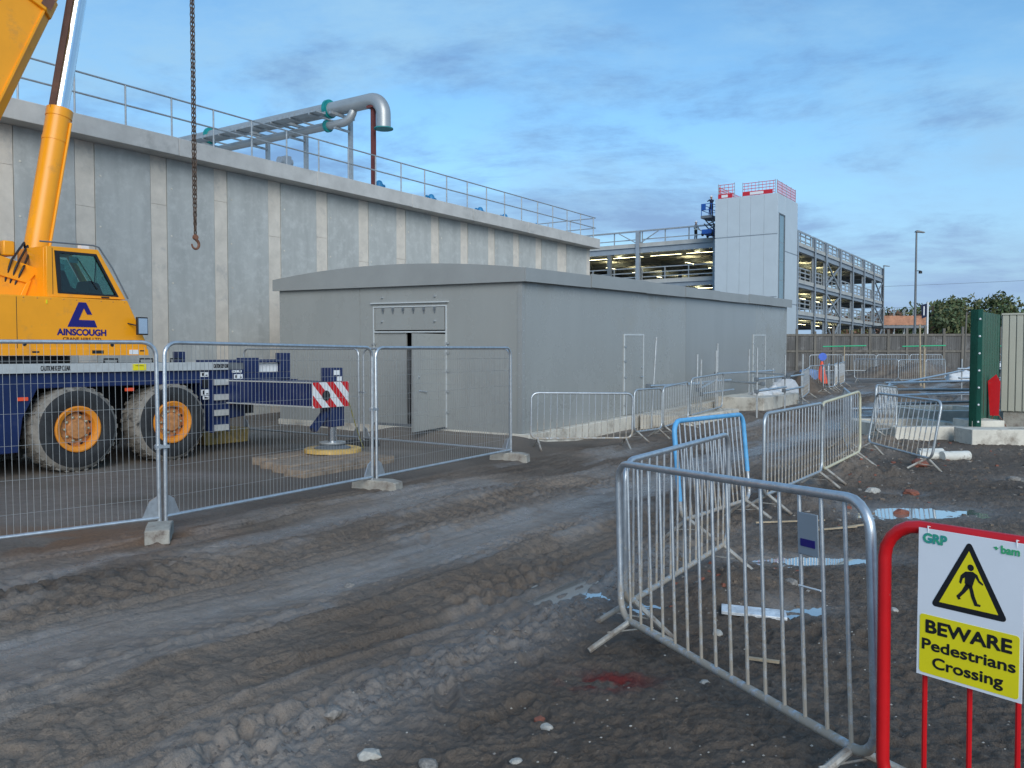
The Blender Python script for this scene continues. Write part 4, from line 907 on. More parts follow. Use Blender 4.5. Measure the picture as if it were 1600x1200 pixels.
# along the grey building
barrier((.34,15.22), (2.27,15.70), 'barrier standing on its own in front of the corner of the grey building', H=1.04, nb=15)
barrier((2.42,16.45), (3.12,17.3), 'barrier in front of the first side door of the grey building', H=1.04, nb=8, m='galv_mud')
barrier((3.18,17.45), (4.05,19.1), 'barrier beside the leaning scaffold tube at the grey building', H=1.04, nb=14, m='galv_mud')
barrier((4.12,19.3), (5.40,21.4), 'barrier tipped up against the scaffold rails by the grey building', H=1.06, nb=15, m='galv_mud', lean=R(3), dz=(.02,.06))
# far ones
barrier((8.95,25.7), (10.0,28.0), 'barrier turned nearly edge-on beside the white sacks', H=1.02, nb=13, m='galv_mud')
for k,(x,y) in enumerate([(11.2,29.9),(11.75,30.9),(12.4,32.0),(13.1,33.3)]):
    barrier((x,y), (x+.55+.1*k,y+1.6), 'barrier in the nested row by the orange cone', H=1.05, nb=12, m='galv_mud', group='barriers nested by the cone')
for k,(x0,x1,y0,y1) in enumerate([(15.6,17.0,37.9,36.6),(17.1,18.55,36.8,37.4),(18.65,20.1,37.5,38.6)]):
    barrier((x0,y0),(x1,y1), 'barrier in the row before the earth heap', H=1.08, nb=12, m='galv_mud', group='barriers before the earth heap')
for k in range(9):
    x = 16.6+k*1.92
    if k == 4: continue
    barrier((x,46.4+.12*k),(x+1.85,46.5+.12*k), 'far barrier in the row along the timber hoarding', H=1.08, nb=12, m='galv_mud', group='barriers along the hoarding')
for k,x in enumerate([17.2,21.6,25.9,31.0]):
    gz = hz_at(x,46.2)
    g = wroot('marker_goal', 'green topped height marker in front of the timber hoarding', 'marker', (x,46.1,gz), 0, 'green height markers')
    part('tube', MB().bar((0,0,1.55),(2.4,0,1.6),.035,8), M['greentube'], g)
    part('post', MB().bar((1.2,0,0),(1.2,0,1.57),.035,8), M['stick'], g)
# ---- red barrier and its sign
RD = Vector((.625,-.78)).normalized(); RP = (1.297,2.86)
rb = barrier(RP, (RP[0]+RD.x*1.85, RP[1]+RD.y*1.85), 'red tubular barrier carrying the yellow pedestrian warning sign', zb=.06, H=1.012, nb=12, m='red', bm='red', tr=.022)
SW, SH = .415, .585
SGS = (.77,1,.838)
sg = wroot('warning_sign', 'white and yellow sign reading BEWARE Pedestrians Crossing on the red barrier', 'sign', (RP[0]+RD.x*.125, RP[1]+RD.y*.125, hz_at(*RP)+.528), math.atan2(RD.y,RD.x))
sg.scale = SGS
part('board', MB().box(0,SW,-.032,-.0285,0,SH), M['signwhite'], sg, bevel=.001)
for x in (.04,SW-.03): part('cable_tie', MB().tube([(x,-.03,SH-.02),(x,-.034,SH+.01),(x,0,SH-.0),(x,.03,SH-.03)],.003,5), M['white'], sg)
def roundrect(x0,x1,z0,z1,r):
    P = []
    for cx,cz,a0 in ((x1-r,z1-r,0),(x0+r,z1-r,90),(x0+r,z0+r,180),(x1-r,z0+r,270)):
        for i in range(4): q_ = R(a0+30*i); P.append((cx+r*math.cos(q_),cz+r*math.sin(q_)))
    return P
part('yellow_field', MB().prism(roundrect(.012,SW-.012,.012,.245,.012), -.0332, -.032), M['yellow'], sg, smooth=0)
tri = [(.055,.285),(SW-.055,.285),(SW/2,.567)]
def roundtri(T, r):
    P = []; c = (sum(p[0] for p in T)/3, sum(p[1] for p in T)/3)
    for i in range(3):
        p, a, b = Vector(T[i]), Vector(T[i-1]), Vector(T[(i+1)%3])
        u_, v_ = (a-p).normalized(), (b-p).normalized(); bis = (u_+v_).normalized(); half = math.acos(u_.dot(v_))/2
        ce = p+bis*(r/math.sin(half)); t0 = p+u_*(r/math.tan(half)); t1 = p+v_*(r/math.tan(half))
        a0 = math.atan2(t0.y-ce.y,t0.x-ce.x); a1 = math.atan2(t1.y-ce.y,t1.x-ce.x); da = (a1-a0+math.pi)%(2*math.pi)-math.pi
        for j in range(6): P.append((ce.x+r*math.cos(a0+da*j/5), ce.y+r*math.sin(a0+da*j/5)))
    return P
part('black_triangle', MB().prism(roundtri(tri,.012), -.0330, -.032), M['ink'], sg, smooth=0)
ti = [(.092,.306),(SW-.092,.306),(SW/2,.524)]
part('yellow_triangle', MB().prism(ti, -.0336, -.033), M['yellow'], sg, smooth=0)
# walking figure
fc = SW/2+.004
mb = MB().lathe([(.0125,0),(.0125,.0006)], (fc+.004,-.0338,.463), (0,-1,0), 16)
for poly in ([(-.016,.445),(.012,.449),(.024,.432),(.012,.392),(-.010,.388),(-.018,.402)],
             [(-.016,.445),(-.034,.428),(-.040,.400),(-.032,.394),(-.026,.416),(-.014,.424)],
             [(.012,.449),(.022,.432),(.036,.412),(.052,.404),(.054,.410),(.040,.420),(.030,.440)],
             [(-.012,.402),(.006,.392),(-.016,.364),(-.036,.342),(-.032,.336),(-.042,.332),(-.050,.345),(-.030,.368)],
             [(-.004,.398),(.012,.392),(.022,.356),(.033,.331),(.045,.330),(.044,.322),(.022,.321),(.008,.352)]):
    mb.prism([(fc+x,z) for x,z in poly], -.0345, -.0337)
part('walking_symbol', mb, M['ink'], sg, smooth=0)
text('BEWARE', .07, M['ink'], sg, (SW/2,-.0338,.200), face, width=.335, bold=.0026)
text('Pedestrians', .06, M['ink'], sg, (SW/2,-.0338,.128), face, width=.365, bold=.0016)
text('Crossing', .06, M['ink'], sg, (SW/2,-.0338,.055), face, width=.275, bold=.0016)
M['grp'] = mat('logo_teal', (.02,.22,.30), .5, col2=(.05,.40,.16), scale=60); M['bamgreen'] = mat('logo_green', (.05,.38,.16), .5)
text('GRP', .05, M['grp'], sg, (.070,-.0335,.548), face, width=.095, bold=.0026)
text('bam', .04, M['bamgreen'], sg, (SW-.052,-.0335,.552), face, width=.066, bold=.0014)
part('logo_leaf', MB().prism([(SW-.115,.556),(SW-.104,.546),(SW-.088,.562),(SW-.098,.553),(SW-.104,.560)], -.0335, -.032), M['bamgreen'], sg, smooth=0)

# ================================================================ scaffold edge rails by the grey building
def scaffold(name, label, posts, rails, group=None):
    a, b = posts[0][0][:2]; t = root(name, label, 'scaffold', a, b, gsite(a,b))
    for (p, q) in posts:
        p = (p[0],p[1],gsite(p[0],p[1])-.05)
        part('upright', MB().bar(p,q,.026,8), M['galv_dull'], t)
    for (p, q) in rails:
        part('rail', MB().bar(p,q,.029,8), M['galv'], t)
        part('coupler', MB().box(p[0]-.04,p[0]+.05,p[1]-.05,p[1]+.05,p[2]-.05,p[2]+.05), M['steeldark'], t, bevel=.01)
    return t
scaffold('scaffold_rail', 'scaffold tubes with a leaning upright beside the first side door', [((4.35,-.75,0),(4.55,-.78,2.15)),((6.9,-.85,0),(6.95,-.85,1.75)),((5.9,-1.35,0),(5.92,-1.35,1.62)),((8.3,-.85,0),(8.3,-.85,1.85))],
    [((4.1,-.78,1.02),(7.2,-.9,.98)),((4.4,-.75,1.0),(9.6,-.80,1.02)),((5.6,-1.4,.9),(8.8,-.7,1.06)),((5.9,-1.36,.78),(8.4,-1.3,.80))])
scaffold('scaffold_rail', 'tall scaffold uprights and guard rails round the concrete pads at the grey building', [((9.2,-.55,0),(9.22,-.55,2.05)),((8.05,-2.05,0),(8.05,-2.05,1.92)),((11.5,-.7,0),(11.5,-.7,1.9)),((10.4,-2.1,0),(10.4,-2.1,1.72)),((13.0,-1.9,0),(13.0,-1.9,1.75)),((13.6,-.8,0),(13.6,-.8,1.3))],
    [((8.0,-2.05,.78),(10.5,-2.1,.82)),((8.0,-2.05,1.10),(10.5,-2.1,1.12)),((10.3,-2.1,1.1),(13.1,-1.9,1.12)),((10.3,-2.1,.72),(13.1,-1.9,.74)),((9.1,-.55,1.20),(13.7,-.8,1.22)),((8.05,-2.2,.98),(9.3,-.5,1.0)),((10.4,-2.2,1.16),(11.6,-.6,1.2))])
def pad(name, label, a0,a1,b0,b1,h, hole=None, m='conc_white'):
    z = gsite((a0+a1)/2,(b0+b1)/2); t = root(name, label, 'footing', (a0+a1)/2,(b0+b1)/2,z)
    if hole:
        w = hole
        part('side', MB().box(a0,a1,b0,b0+w,z-.3,z+h), M[m], t, bevel=.01); part('side', MB().box(a0,a1,b1-w,b1,z-.3,z+h), M[m], t, bevel=.01)
        part('side', MB().box(a0,a0+w,b0+w,b1-w,z-.3,z+h-.003), M[m], t); part('side', MB().box(a1-w,a1,b0+w,b1-w,z-.3,z+h-.003), M[m], t)
        part('floor', MB().box(a0+w,a1-w,b0+w,b1-w,z-.3,z+h*.45), M[m], t)
    else: part('slab', MB().box(a0,a1,b0,b1,z-.3,z+h), M[m], t, bevel=.015)
    return t
pad('concrete_footing', 'low pale concrete slab behind the barriers at the grey building', 4.7,8.0,-1.6,-.3,.22)
pad('concrete_footing', 'pale concrete slab carrying the white sacks', 9.6,13.2,-1.75,-.35,.36)
# sacks
def blob(name, m, label, cat, loc, s, rz=0, seed=0, group=None, sub=3, amp=.25, flat=.15):
    bm = bmesh.new(); bmesh.ops.create_icosphere(bm, subdivisions=sub, radius=1)
    r_ = np.random.RandomState(seed); ph = r_.rand(6)*6
    for v_ in bm.verts:
        c = v_.co; k = 1+amp*(math.sin(3*c.x+ph[0])*math.sin(2.5*c.y+ph[1])+.6*math.sin(6*c.x+5*c.z+ph[2])*math.sin(5*c.y+ph[3])+.35*math.sin(11*c.y+9*c.z+ph[4]))
        v_.co = Vector((c.x*k*s[0], c.y*k*s[1], max(c.z*k, -flat)*s[2]+flat*s[2]))
    me = bpy.data.meshes.new(name); bm.to_mesh(me); bm.free(); me.materials.append(M[m]); me.polygons.foreach_set('use_smooth',[True]*len(me.polygons))
    o = link(name, me); o.location = loc; o.rotation_euler = (0,0,rz); return tag(o, label, cat, group)
sz = gsite(11.4,-1.05)+.36
for k,(a,b,s) in enumerate([(11.1,-1.2,(.34,.24,.17)),(11.75,-1.35,(.36,.25,.16)),(12.3,-1.25,(.3,.3,.22))]):
    blob('sack', 'bag', 'white sack lying on the concrete slab by the scaffold', 'sack', W(a,b,sz-.01), s, k, k, 'white sacks on the slab')
blob('sack', 'bag', 'big white sack standing at the far end of the grey building', 'sack', (*W(13.7,-1.15)[:2],gsite(13.7,-1.15)), (.42,.38,.62), 0, 9)
wb = W(19.3,.5); solo('water_butt', MB().lathe([(.30,0),(.34,.1),(.34,.75),(.30,.85),(.12,.88)],(0,0,0),(0,0,1),20), M['tarp'], 'blue drum beyond the far end of the grey building', 'drum', (*W(18.9,-.55)[:2],gsite(18.9,-.55)))
barrier(W(18.2,-.75)[:2], W(19.6,-1.35)[:2], 'barrier standing in front of the blue drum', H=1.02, nb=10, m='galv_mud')
# cone
cx, cy = 13.55, 36.4
cz = hz_at(cx,cy)
cn = wroot('traffic_cone', 'tall orange cone with a blue sign on top', 'cone', (cx,cy,cz))
part('body', MB().lathe([(.30,.06),(.26,.10),(.05,1.0),(.04,1.02)],(0,0,0),(0,0,1),20), M['cone'], cn)
part('foot', MB().box(-.33,.33,-.33,.33,-.03,.06), M['black'], cn, bevel=.01)
part('sign', MB().lathe([(.17,0),(.17,.02)],(.03,-.01,1.22),(-.2,-1,0),20).bar((0,0,1.0),(.02,0,1.2),.015,6), M['coneblue'], cn)
# earth heaps
def mound(loc, s, seed, n=46):
    vs, fs = [], []
    for i in range(n):
        for j in range(n):
            x, y = -1.25+2.5*i/(n-1), -1.25+2.5*j/(n-1); r_ = math.hypot(x,y)
            h = max(0, math.cos(min(r_,1.2)*math.pi/2.4))**1.5
            vs.append((loc[0]+x*s[0], loc[1]+y*s[1], h))
    V_ = np.array(vs); q_ = fbm(V_[:,0]*1.1+seed, V_[:,1]*1.1, 4); h_ = V_[:,2]
    V_[:,2] = ground(V_[:,0],V_[:,1])-.10+h_*s[2]*(1+.35*q_)+.08*q_*h_; vs = V_.tolist()
    for i in range(n-1):
        for j in range(n-1): a = i*n+j; fs.append((a,a+n,a+n+1,a+1))
    o = link('mound', MB().add(vs,fs).mesh('mound', (0,0,0), [M['earth']], 60)); o['kind'] = 'structure'
mound((20.6,42.5),(3.4,2.4,.85),3); mound((25.0,45),(2.2,1.5,.4),9); mound((11.1,31.5),(.9,1.6,.75),5); mound((7.2,21.6),(.8,1.7,.28),6); mound((12.6,27.5),(1.3,1.0,.45),12); mound((19.5,33.5),(2.0,1.2,.5),15)
# ================================================================ right: footings, green screen, beige cabinet
HB = wroot('concrete_footing', 'hollow square concrete base beside the green steel screen', 'footing', (8.6,17.6,hz_at(8.6,17.6)), R(4))
def hollow(t, x0,x1,y0,y1,h,w):
    part('side', MB().box(x0,x1,y0,y0+w,-.3,h), M['conc_white'], t, bevel=.01); part('side', MB().box(x0,x1,y1-w,y1,-.3,h), M['conc_white'], t, bevel=.01)
    part('side', MB().box(x0,x0+w,y0+w,y1-w,-.3,h-.003), M['conc_white'], t); part('side', MB().box(x1-w,x1,y0+w,y1-w,-.3,h-.003), M['conc_white'], t)
    part('floor', MB().box(x0+w,x1-w,y0+w,y1-w,-.3,h*.3), M['conc_white'], t)
hollow(HB,-.95,1.0,-.85,1.5,.28,.27)
HB2 = wroot('concrete_footing', 'second hollow concrete base further back under the scaffold rails', 'footing', (11.2,21.4,hz_at(11.2,21.4)), R(4))
hollow(HB2,-.95,1.2,-.8,1.5,.26,.25)
cbz = hz_at(9.6,16.2)
CB = wroot('concrete_kerb', 'pale concrete plinth block under the beige cabinet', 'plinth', (8.98,16.0,cbz), R(0))
part('block', MB().box(-.17,4.5,-.12,.55,-.2,.30), M['conc_white'], CB, bevel=.012)
part('step', MB().box(.20,.85,.56,1.3,-.2,.42), M['conc_white'], CB, bevel=.012)
GP = wroot('steel_screen', 'dark green ribbed steel screen with bolted edge post', 'screen', (9.22,16.6,cbz+.30), math.atan2(1.6,1.35))
part('edge_post', MB().box(-.05,.02,-.07,.07,0,2.33).box(-.05,-.035,-.15,.07,0,2.33), M['green'], GP, bevel=.004)
mb = MB(); x = .02
prof = []
while x < 2.2:
    prof += [(x,0),(x+.10,0),(x+.13,-.045),(x+.23,-.045),(x+.26,0)]; x += .26
k = len(prof); vs = [(a,b,0) for a,b in prof]+[(a,b,2.31) for a,b in prof]+[(a,b+.006,0) for a,b in prof]+[(a,b+.006,2.31) for a,b in prof]
part('ribbed_sheet', MB().add(vs, [(i,i+1,k+i+1,k+i) for i in range(k-1)]+[(2*k+i,3*k+i,3*k+i+1,2*k+i+1) for i in range(k-1)]+[(k+i,k+i+1,3*k+i+1,3*k+i) for i in range(k-1)]), M['green'], GP, smooth=0)
for i in range(7): part('bolt', MB().lathe([(.022,0),(.014,.014)], (-.052,-.10,.10+i*.34),(-1,0,0),8), M['white'], GP)
BC = wroot('steel_cabinet', 'beige cabinet clad in narrow vertical ribs beside the green screen', 'cabinet', (10.74,18.25,hz_at(10.7,18.2)+.02), R(-30))
part('body', MB().box(.0,3.5,.03,2.2,.45,2.55), M['beige'], BC)
part('base', MB().box(.05,3.45,.06,2.1,-.1,.448), M['conc_block'], BC)
for i in range(26): part('rib', MB().prism([(.0+i*.135,.46),(.115+i*.135,.46),(.115+i*.135,2.56),(.0+i*.135,2.56)], .0, .028), M['beige'], BC, bevel=.006)
part('cap', MB().box(-.02,3.52,-.02,2.22,2.562,2.60), M['beige'], BC)
RBd = wroot('red_board', 'red panel leaning between the green screen and the beige cabinet', 'board', (10.05,17.3,hz_at(10.1,17.35)+.46), R(-35))
part('panel', MB().prism([(-.08,0),(.08,.0),(.10,.70),(.02,.86),(-.13,.72)], -.02, .02), M['red'], RBd)
part('leg', MB().bar((0,0,.06),(-.18,.05,-.42),.012,6).bar((.05,0,.06),(.32,.0,-.40),.012,6), M['hookrust'], RBd)
# scaffold handrails over the footings
def wscaf(label, posts, rails):
    x,y = posts[0][:2]; g = hz_at(x,y); t = wroot('scaffold_rail', label, 'scaffold', (x,y,g))
    for px,py,zt in posts: part('upright', MB().bar((px-x,py-y,hz_at(px,py)-g-.05),(px-x,py-y,zt-g),.024,8), M['galv_dull'], t)
    for (x0,y0,z0),(x1,y1,z1) in rails:
        part('rail', MB().bar((x0-x,y0-y,z0-g),(x1-x,y1-y,z1-g),.031,8), M['galv'], t)
wscaf('scaffold guard rails round the footings beside the green screen', [(9.95,21.9,1.05),(12.1,19.8,1.25),(8.55,19.0,.95),(14.6,27.0,1.6),(17.6,31.0,1.7),(14.9,24.0,1.2)],
    [((8.4,18.9,.62),(12.3,19.7,.66)),((8.5,19.05,.94),(12.3,19.85,.90)),((8.5,18.9,.9),(10.0,22.0,.98)),((8.5,18.95,.58),(9.98,21.95,.62)),((9.8,21.85,1.0),(15.2,24.1,1.02)),((9.8,21.9,.66),(15.2,24.1,.70)),((9.9,21.8,.94),(14.7,27.1,1.22)),((14.4,26.9,1.28),(19.5,27.6,1.25)),((14.5,27.0,.98),(19.5,27.7,.95)),((14.5,26.9,1.2),(17.7,31.1,1.5)),((17.4,31.0,1.45),(22,31.5,1.45))])
for k,(x,y,h,label) in enumerate([(17.3,35.2,2.6,'tall timber stake beside the earth heap'),(16.35,33.0,1.7,'short timber stake before the earth heap'),(22.0,40.5,3.3,'tall leaning grey stake by the blue tarpaulin'),(24.3,42.5,2.4,'grey stake among the white sacks')]):
    solo('stake', MB().bar((0,0,-.1),(.08*(k-1),0,h),.045,8,r2=.035), M['stick' if k < 2 else 'ply_post'], label, 'stake', (x,y,hz_at(x,y)))
blob('tarpaulin', 'tarp', 'crumpled blue tarpaulin heap behind the scaffold rails', 'tarpaulin', (24.6,38.5,hz_at(24.6,38.5)), (1.3,.8,.75), 0, 2)
blob('sack', 'bag', 'white sack beside the blue tarpaulin heap', 'sack', (21.0,38.6,hz_at(21.0,38.6)), (.8,.5,.42), 0, 4)
blob('sack', 'black', 'black bag heaped beside the blue tarpaulin', 'sack', (22.9,39.2,hz_at(22.9,39.2)), (.9,.5,.62), 0, 6)
blob('sack', 'bag', 'white sheet crumpled on top behind the black bag', 'sack', (23.2,40.3,hz_at(23.2,40.3)), (.6,.45,.95), 0, 7)
# ================================================================ small litter
for k,(x,y,rz,L_) in enumerate([(7.02,13.85,R(-10),.42),(7.35,13.75,R(12),.5),(7.15,14.15,R(5),.4)]):
    o = solo('pipe_offcut', MB().lathe([(.085,-L_/2),(.085,L_/2),(.070,L_/2),(.070,L_/2-.06)],(0,0,.08),(1,0,0),18).lathe([(.086,-L_/2-.001),(.07,-L_/2-.002)],(0,0,.08),(1,0,0),18), M['plastic'], 'short white plastic pipe offcut lying in the mud by the leaning barrier', 'pipe offcut', (x,y,hz_at(x,y)-.02), rz, 'white pipe offcuts')
fb = solo('foil_board', MB().box(-.21,.21,-.075,.075,0,.022), M['foil'], 'small silver foil faced board lying flat in the mud behind the barrier bars', 'board', (1.62,5.52,hz_at(1.62,5.52)+.012), R(-14), bevel=.003)
fb.rotation_euler = (R(3),R(2),R(-14))
for k,(x,y,rz,L_,lab) in enumerate([(2.9,8.6,R(5),.75,'thin broken stick lying before the puddle'),(3.15,8.15,R(14),.6,'pale split lath lying in the mud by the puddle'),(3.35,8.25,R(20),.45,'short pale splinter of wood beside the lath'),(1.4,4.6,R(-35),.18,'tiny white offcut of wood in the mud')]):
    solo('stick', MB().beam((-L_/2,0,.012),(L_/2,.02,.02),.022,.014), M['stick'], lab, 'stick', (x,y,hz_at(x,y)+.004), rz)
def stone_mesh(seed, m):
    bm = bmesh.new(); bmesh.ops.create_icosphere(bm, subdivisions=2, radius=1); r_ = random.Random(seed)
    for v_ in bm.verts: v_.co *= 1+r_.uniform(-.18,.18)
    for v_ in bm.verts: v_.co.z *= .6
    me = bpy.data.meshes.new('stone'); bm.to_mesh(me); bm.free(); me.materials.append(M[m]); return me
SM = [stone_mesh(i, 'stone') for i in range(3)]+[stone_mesh(7,'pale_stone'), stone_mesh(8,'brick')]
big = [(-.62,3.55,.055,3),(-.85,3.9,.05,0),(-.35,3.42,.045,0),(.13,3.85,.030,4),(.16,3.75,.034,3),(1.02,4.35,.03,3),(2.1,6.2,.06,0),(1.75,6.5,.05,3),(1.3,5.2,.045,3),(5.1,10.6,.10,4),(4.55,10.45,.11,3),(7.4,10.1,.13,3),(8.3,13.0,.10,3),(6.35,12.9,.16,4),(6.9,11.4,.09,0),(4.35,9.25,.10,4),(-1.25,6.35,.05,0),(.02,3.4,.03,3),(2.6,5.6,.035,3)]
for k,(x,y,s,i) in enumerate(big):
    o = link('stone', SM[i]); o.location = (x,y,hz_at(x,y)+s*.15); o.scale = (s,s*.8,s*.9); o.rotation_euler = (0,0,k*1.3)
    nm = {0:'grey stone half sunk in the mud',1:'grey stone half sunk in the mud',3:'pale stone lying on the mud',4:'broken red brick lying in the mud'}[i]
    tag(o, nm, 'brick' if i == 4 else 'stone', {0:'grey stones on the mud',3:'pale stones on the mud',4:'brick pieces on the mud'}[i])
    if i == 4: o.name = 'brick_piece'
r_ = random.Random(11); mb = MB()
for k in range(800):
    d_ = 3.2+r_.random()**1.7*16; x = d_*r_.uniform(-.25,.66); y = d_
    a_, b_ = site_of(x,y)
    if b_ > -5.9 and r_.random() < .82: continue
    s = r_.uniform(.002,.008)*(1+.05*d_); z = hz_at(x,y)+s*.15
    P = [(x+s*r_.uniform(.7,1.2),y,z),(x-s*r_.uniform(.7,1.2),y,z),(x,y+s,z),(x,y-s*r_.uniform(.7,1.2),z),(x+s*.2,y,z+s*.6),(x,y,z-s)]
    mb.add(P, [(0,2,4),(2,1,4),(1,3,4),(3,0,4),(2,0,5),(1,2,5),(3,1,5),(0,3,5)], mi=0 if r_.random() < .5 else 1)
pb = link('pebbles', mb.mesh('pebbles',(0,0,0),[M['pale_stone'],M['stone']],0)); tag(pb,'small pale pebbles and grit strewn over the mud','pebbles'); pb['kind'] = 'stuff'
r_ = random.Random(14); mb = MB()
for k in range(520):                                 # broken brick, stone and clods trodden into the mud
    cx_, cy_, sp_ = r_.choice([(4.9,11.9,.9),(6.6,15.2,.9),(3.4,9.4,.7),(1.6,6.3,.45),(7.5,12.5,1.8),(6.2,10.0,1.6),(8.8,14.0,1.2)])
    x, y = r_.gauss(cx_,sp_), r_.gauss(cy_,sp_)
    if site_of(x,y)[1] > -5.9: continue
    s = r_.uniform(.008,.030)*(.6+.06*y); z = hz_at(x,y)-s*.1; P = []
    for i in range(5):
        t = i*1.2566+r_.uniform(-.4,.4); P.append((x+s*math.cos(t)*r_.uniform(.6,1.4), y+s*math.sin(t)*r_.uniform(.6,1.2), z-s*.4))
    Q = [(p_[0]*.75+x*.25+s*.1, p_[1]*.75+y*.25, z+s*r_.uniform(.3,.7)) for p_ in P]
    mb.add(P+Q, [(5,6,7,8,9)]+[(i,(i+1)%5,5+(i+1)%5,5+i) for i in range(5)], mi=r_.choice([0,0,1,1,1,2]))
rb_ = link('rubble', mb.mesh('rubble',(0,0,0),[M['stone'],M['earth'],M['brick']],0)); tag(rb_,'crumbs of stone, brick and soil trodden into the mud between the barriers','rubble'); rb_['kind'] = 'stuff'
for k,(x0,y0,x1,y1,lab) in enumerate([(9.6,23.6,13.6,24.2,'steel tube lying on the ground beyond the footings'),(13.2,29.0,17.5,29.8,'long steel tube lying before the earth heap'),(14.0,31.5,18.8,31.2,'steel tube lying beside the tall timber stake')]):
    solo('loose_tube', MB().bar((0,0,.03),(x1-x0,y1-y0,hz_at(x1,y1)-hz_at(x0,y0)+.03),.045,8), M['galv'], lab, 'tube', (x0,y0,hz_at(x0,y0)+.02))
r_ = random.Random(4); mb = MB()                     # loose lumps along the clod ridge
for k in range(900):
    a_ = -11.6+6.2*r_.random(); b_ = -6.05+.12*math.sin(a_*.9)+r_.gauss(0,.13); x,y = W(a_,b_)[:2]; s = r_.uniform(.006,.024); z = hz_at(x,y)-s*.05
    P = []
    for i in range(6):
        t = i*math.pi/3+r_.uniform(-.3,.3); P.append((x+s*1.3*math.cos(t)*r_.uniform(.7,1.2), y+s*math.sin(t)*r_.uniform(.7,1.2), z+s*r_.uniform(-.3,.2)))
    P = [(p_[0],p_[1],z-s*.5) for p_ in P]; P += [(x+s*.2,y,z+s*r_.uniform(.5,.9)),(x,y,z-s)]
    mb.add(P, [(i,(i+1)%6,6) for i in range(6)]+[((i+1)%6,i,7) for i in range(6)])
M['clod'] = mat('clod_mud', (.14,.12,.105), .55, var=.3, scale=20, bump=.5, bscale=60)
cl_ = link('mud_clods', mb.mesh('mud_clods',(0,0,0),[M['clod']],80)); tag(cl_,'loose mud clods pushed up in a ridge beside the haul road','mud'); cl_['kind'] = 'stuff'

# ================================================================ timber hoarding
def hoarding():
    x0, x1, y0, y1 = 15.5, 36.5, 52.0, 50.6
    L = math.hypot(x1-x0,y1-y0); rz = math.atan2(y1-y0,x1-x0); g = hz_at(x0,y0)
    t = wroot('timber_hoarding', 'long weathered grey timber hoarding with posts before the car park', 'fence', (x0,y0,g), rz)
    r_ = random.Random(2); n = int(L/1.06)
    for i in range(n+1):
        x = L*i/n; h = 2.45+r_.uniform(-.05,.28)
        part('post', MB().box(x-.07,x+.07,-.10,-.0,-.2,h), M['ply_post'], t)
        if i == n: break
        xa, xb = x+.075, L*(i+1)/n-.075
        for z0,z1 in ((.15,1.12),(1.26,2.12)):
            mb = MB(); nbd = 7; w = (xb-xa)/nbd
            for k in range(nbd): mb.box(xa+k*w+.004,xa+(k+1)*w-.004,-.03+.008*r_.random(),.0,z0+r_.uniform(-.02,.02),z1)
            part('board_panel', mb, M['ply'], t)
        part('rail', MB().box(xa,xb,-.075,-.005,1.125,1.255), M['ply_post'], t)
        part('rail', MB().box(xa,xb,-.075,-.005,2.125,2.26), M['ply_post'], t)
    part('backing', MB().box(0,L,.002,.03,-.2,2.2), M['ply'], t)
hoarding()
# ================================================================ multi-storey car park
FA, RB_ = 57.8, 12.45; A9, B9 = 105.3, 46.0
cpk = root('car_park', 'open steel framed multi storey car park with lit ceilings', 'building', 80, 25, 1.0)
LV = [(5.7,5.1),(8.6,7.9),(12.0,11.15)]
part('ground_floor', MB().box(FA,A9,RB_,B9+25,.6,1.15), M['slab'], cpk)
for top, bot in LV:
    part('deck', MB().box(FA+.3,A9-.3,RB_+.3,B9+25,top-.30,top), M['slab'], cpk)
    for (p,q) in (((FA,RB_-.0),(FA,B9+25)),((FA,RB_),(A9,RB_)),((A9,RB_),(A9,B9))):
        if p[0] == q[0]: mk = lambda w,z0,z1: MB().box(p[0]-w,p[0]+w,p[1],q[1],z0,z1)
        else: mk = lambda w,z0,z1: MB().box(p[0]+.3,q[0]-.3,p[1]-w,p[1]+w,z0,z1)
        e = part('edge_beam', mk(.06,bot+.04,top-.34), M['steelgrey'], cpk)
        part('flange', mk(.19,bot,bot+.035), M['steelgrey'], e); part('flange', mk(.19,top-.335,top-.303), M['steelgrey'], e)
        part('kerb', mk(.1,top-.30,top+.06), M['slab'], e)
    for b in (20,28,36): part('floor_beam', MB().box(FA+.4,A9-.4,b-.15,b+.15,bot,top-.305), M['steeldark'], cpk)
    for a in np.arange(63,104,6.1):
        for s in range(3): part('floor_beam', MB().box(a-.1,a+.1,RB_+.25+s*8,RB_+8+s*8-.2,bot+.15,top-.305), M['steeldark'], cpk)
    for b in (18.0,21.6,25.5,29.2,33): part('ceiling_lamp', MB().box(FA+1.55,FA+2.05,b-.05,b+3.05,bot-.20,bot-.14).box(FA+1.6,FA+2.0,b,b+3.0,bot-.135,bot-.12,1), [M['steeldark'],M['lightstrip']], cpk)
    for a in (67.5,74,80,86,92):                    # lit tubes under each deck
        for b in (16,24,33): part('ceiling_lamp', MB().box(a-.95,a+.95,b-.14,b+.14,bot-.2,bot-.14).box(a-.9,a+.9,b-.12,b+.12,bot-.135,bot-.12,1), [M['steeldark'],M['lightstrip']], cpk)
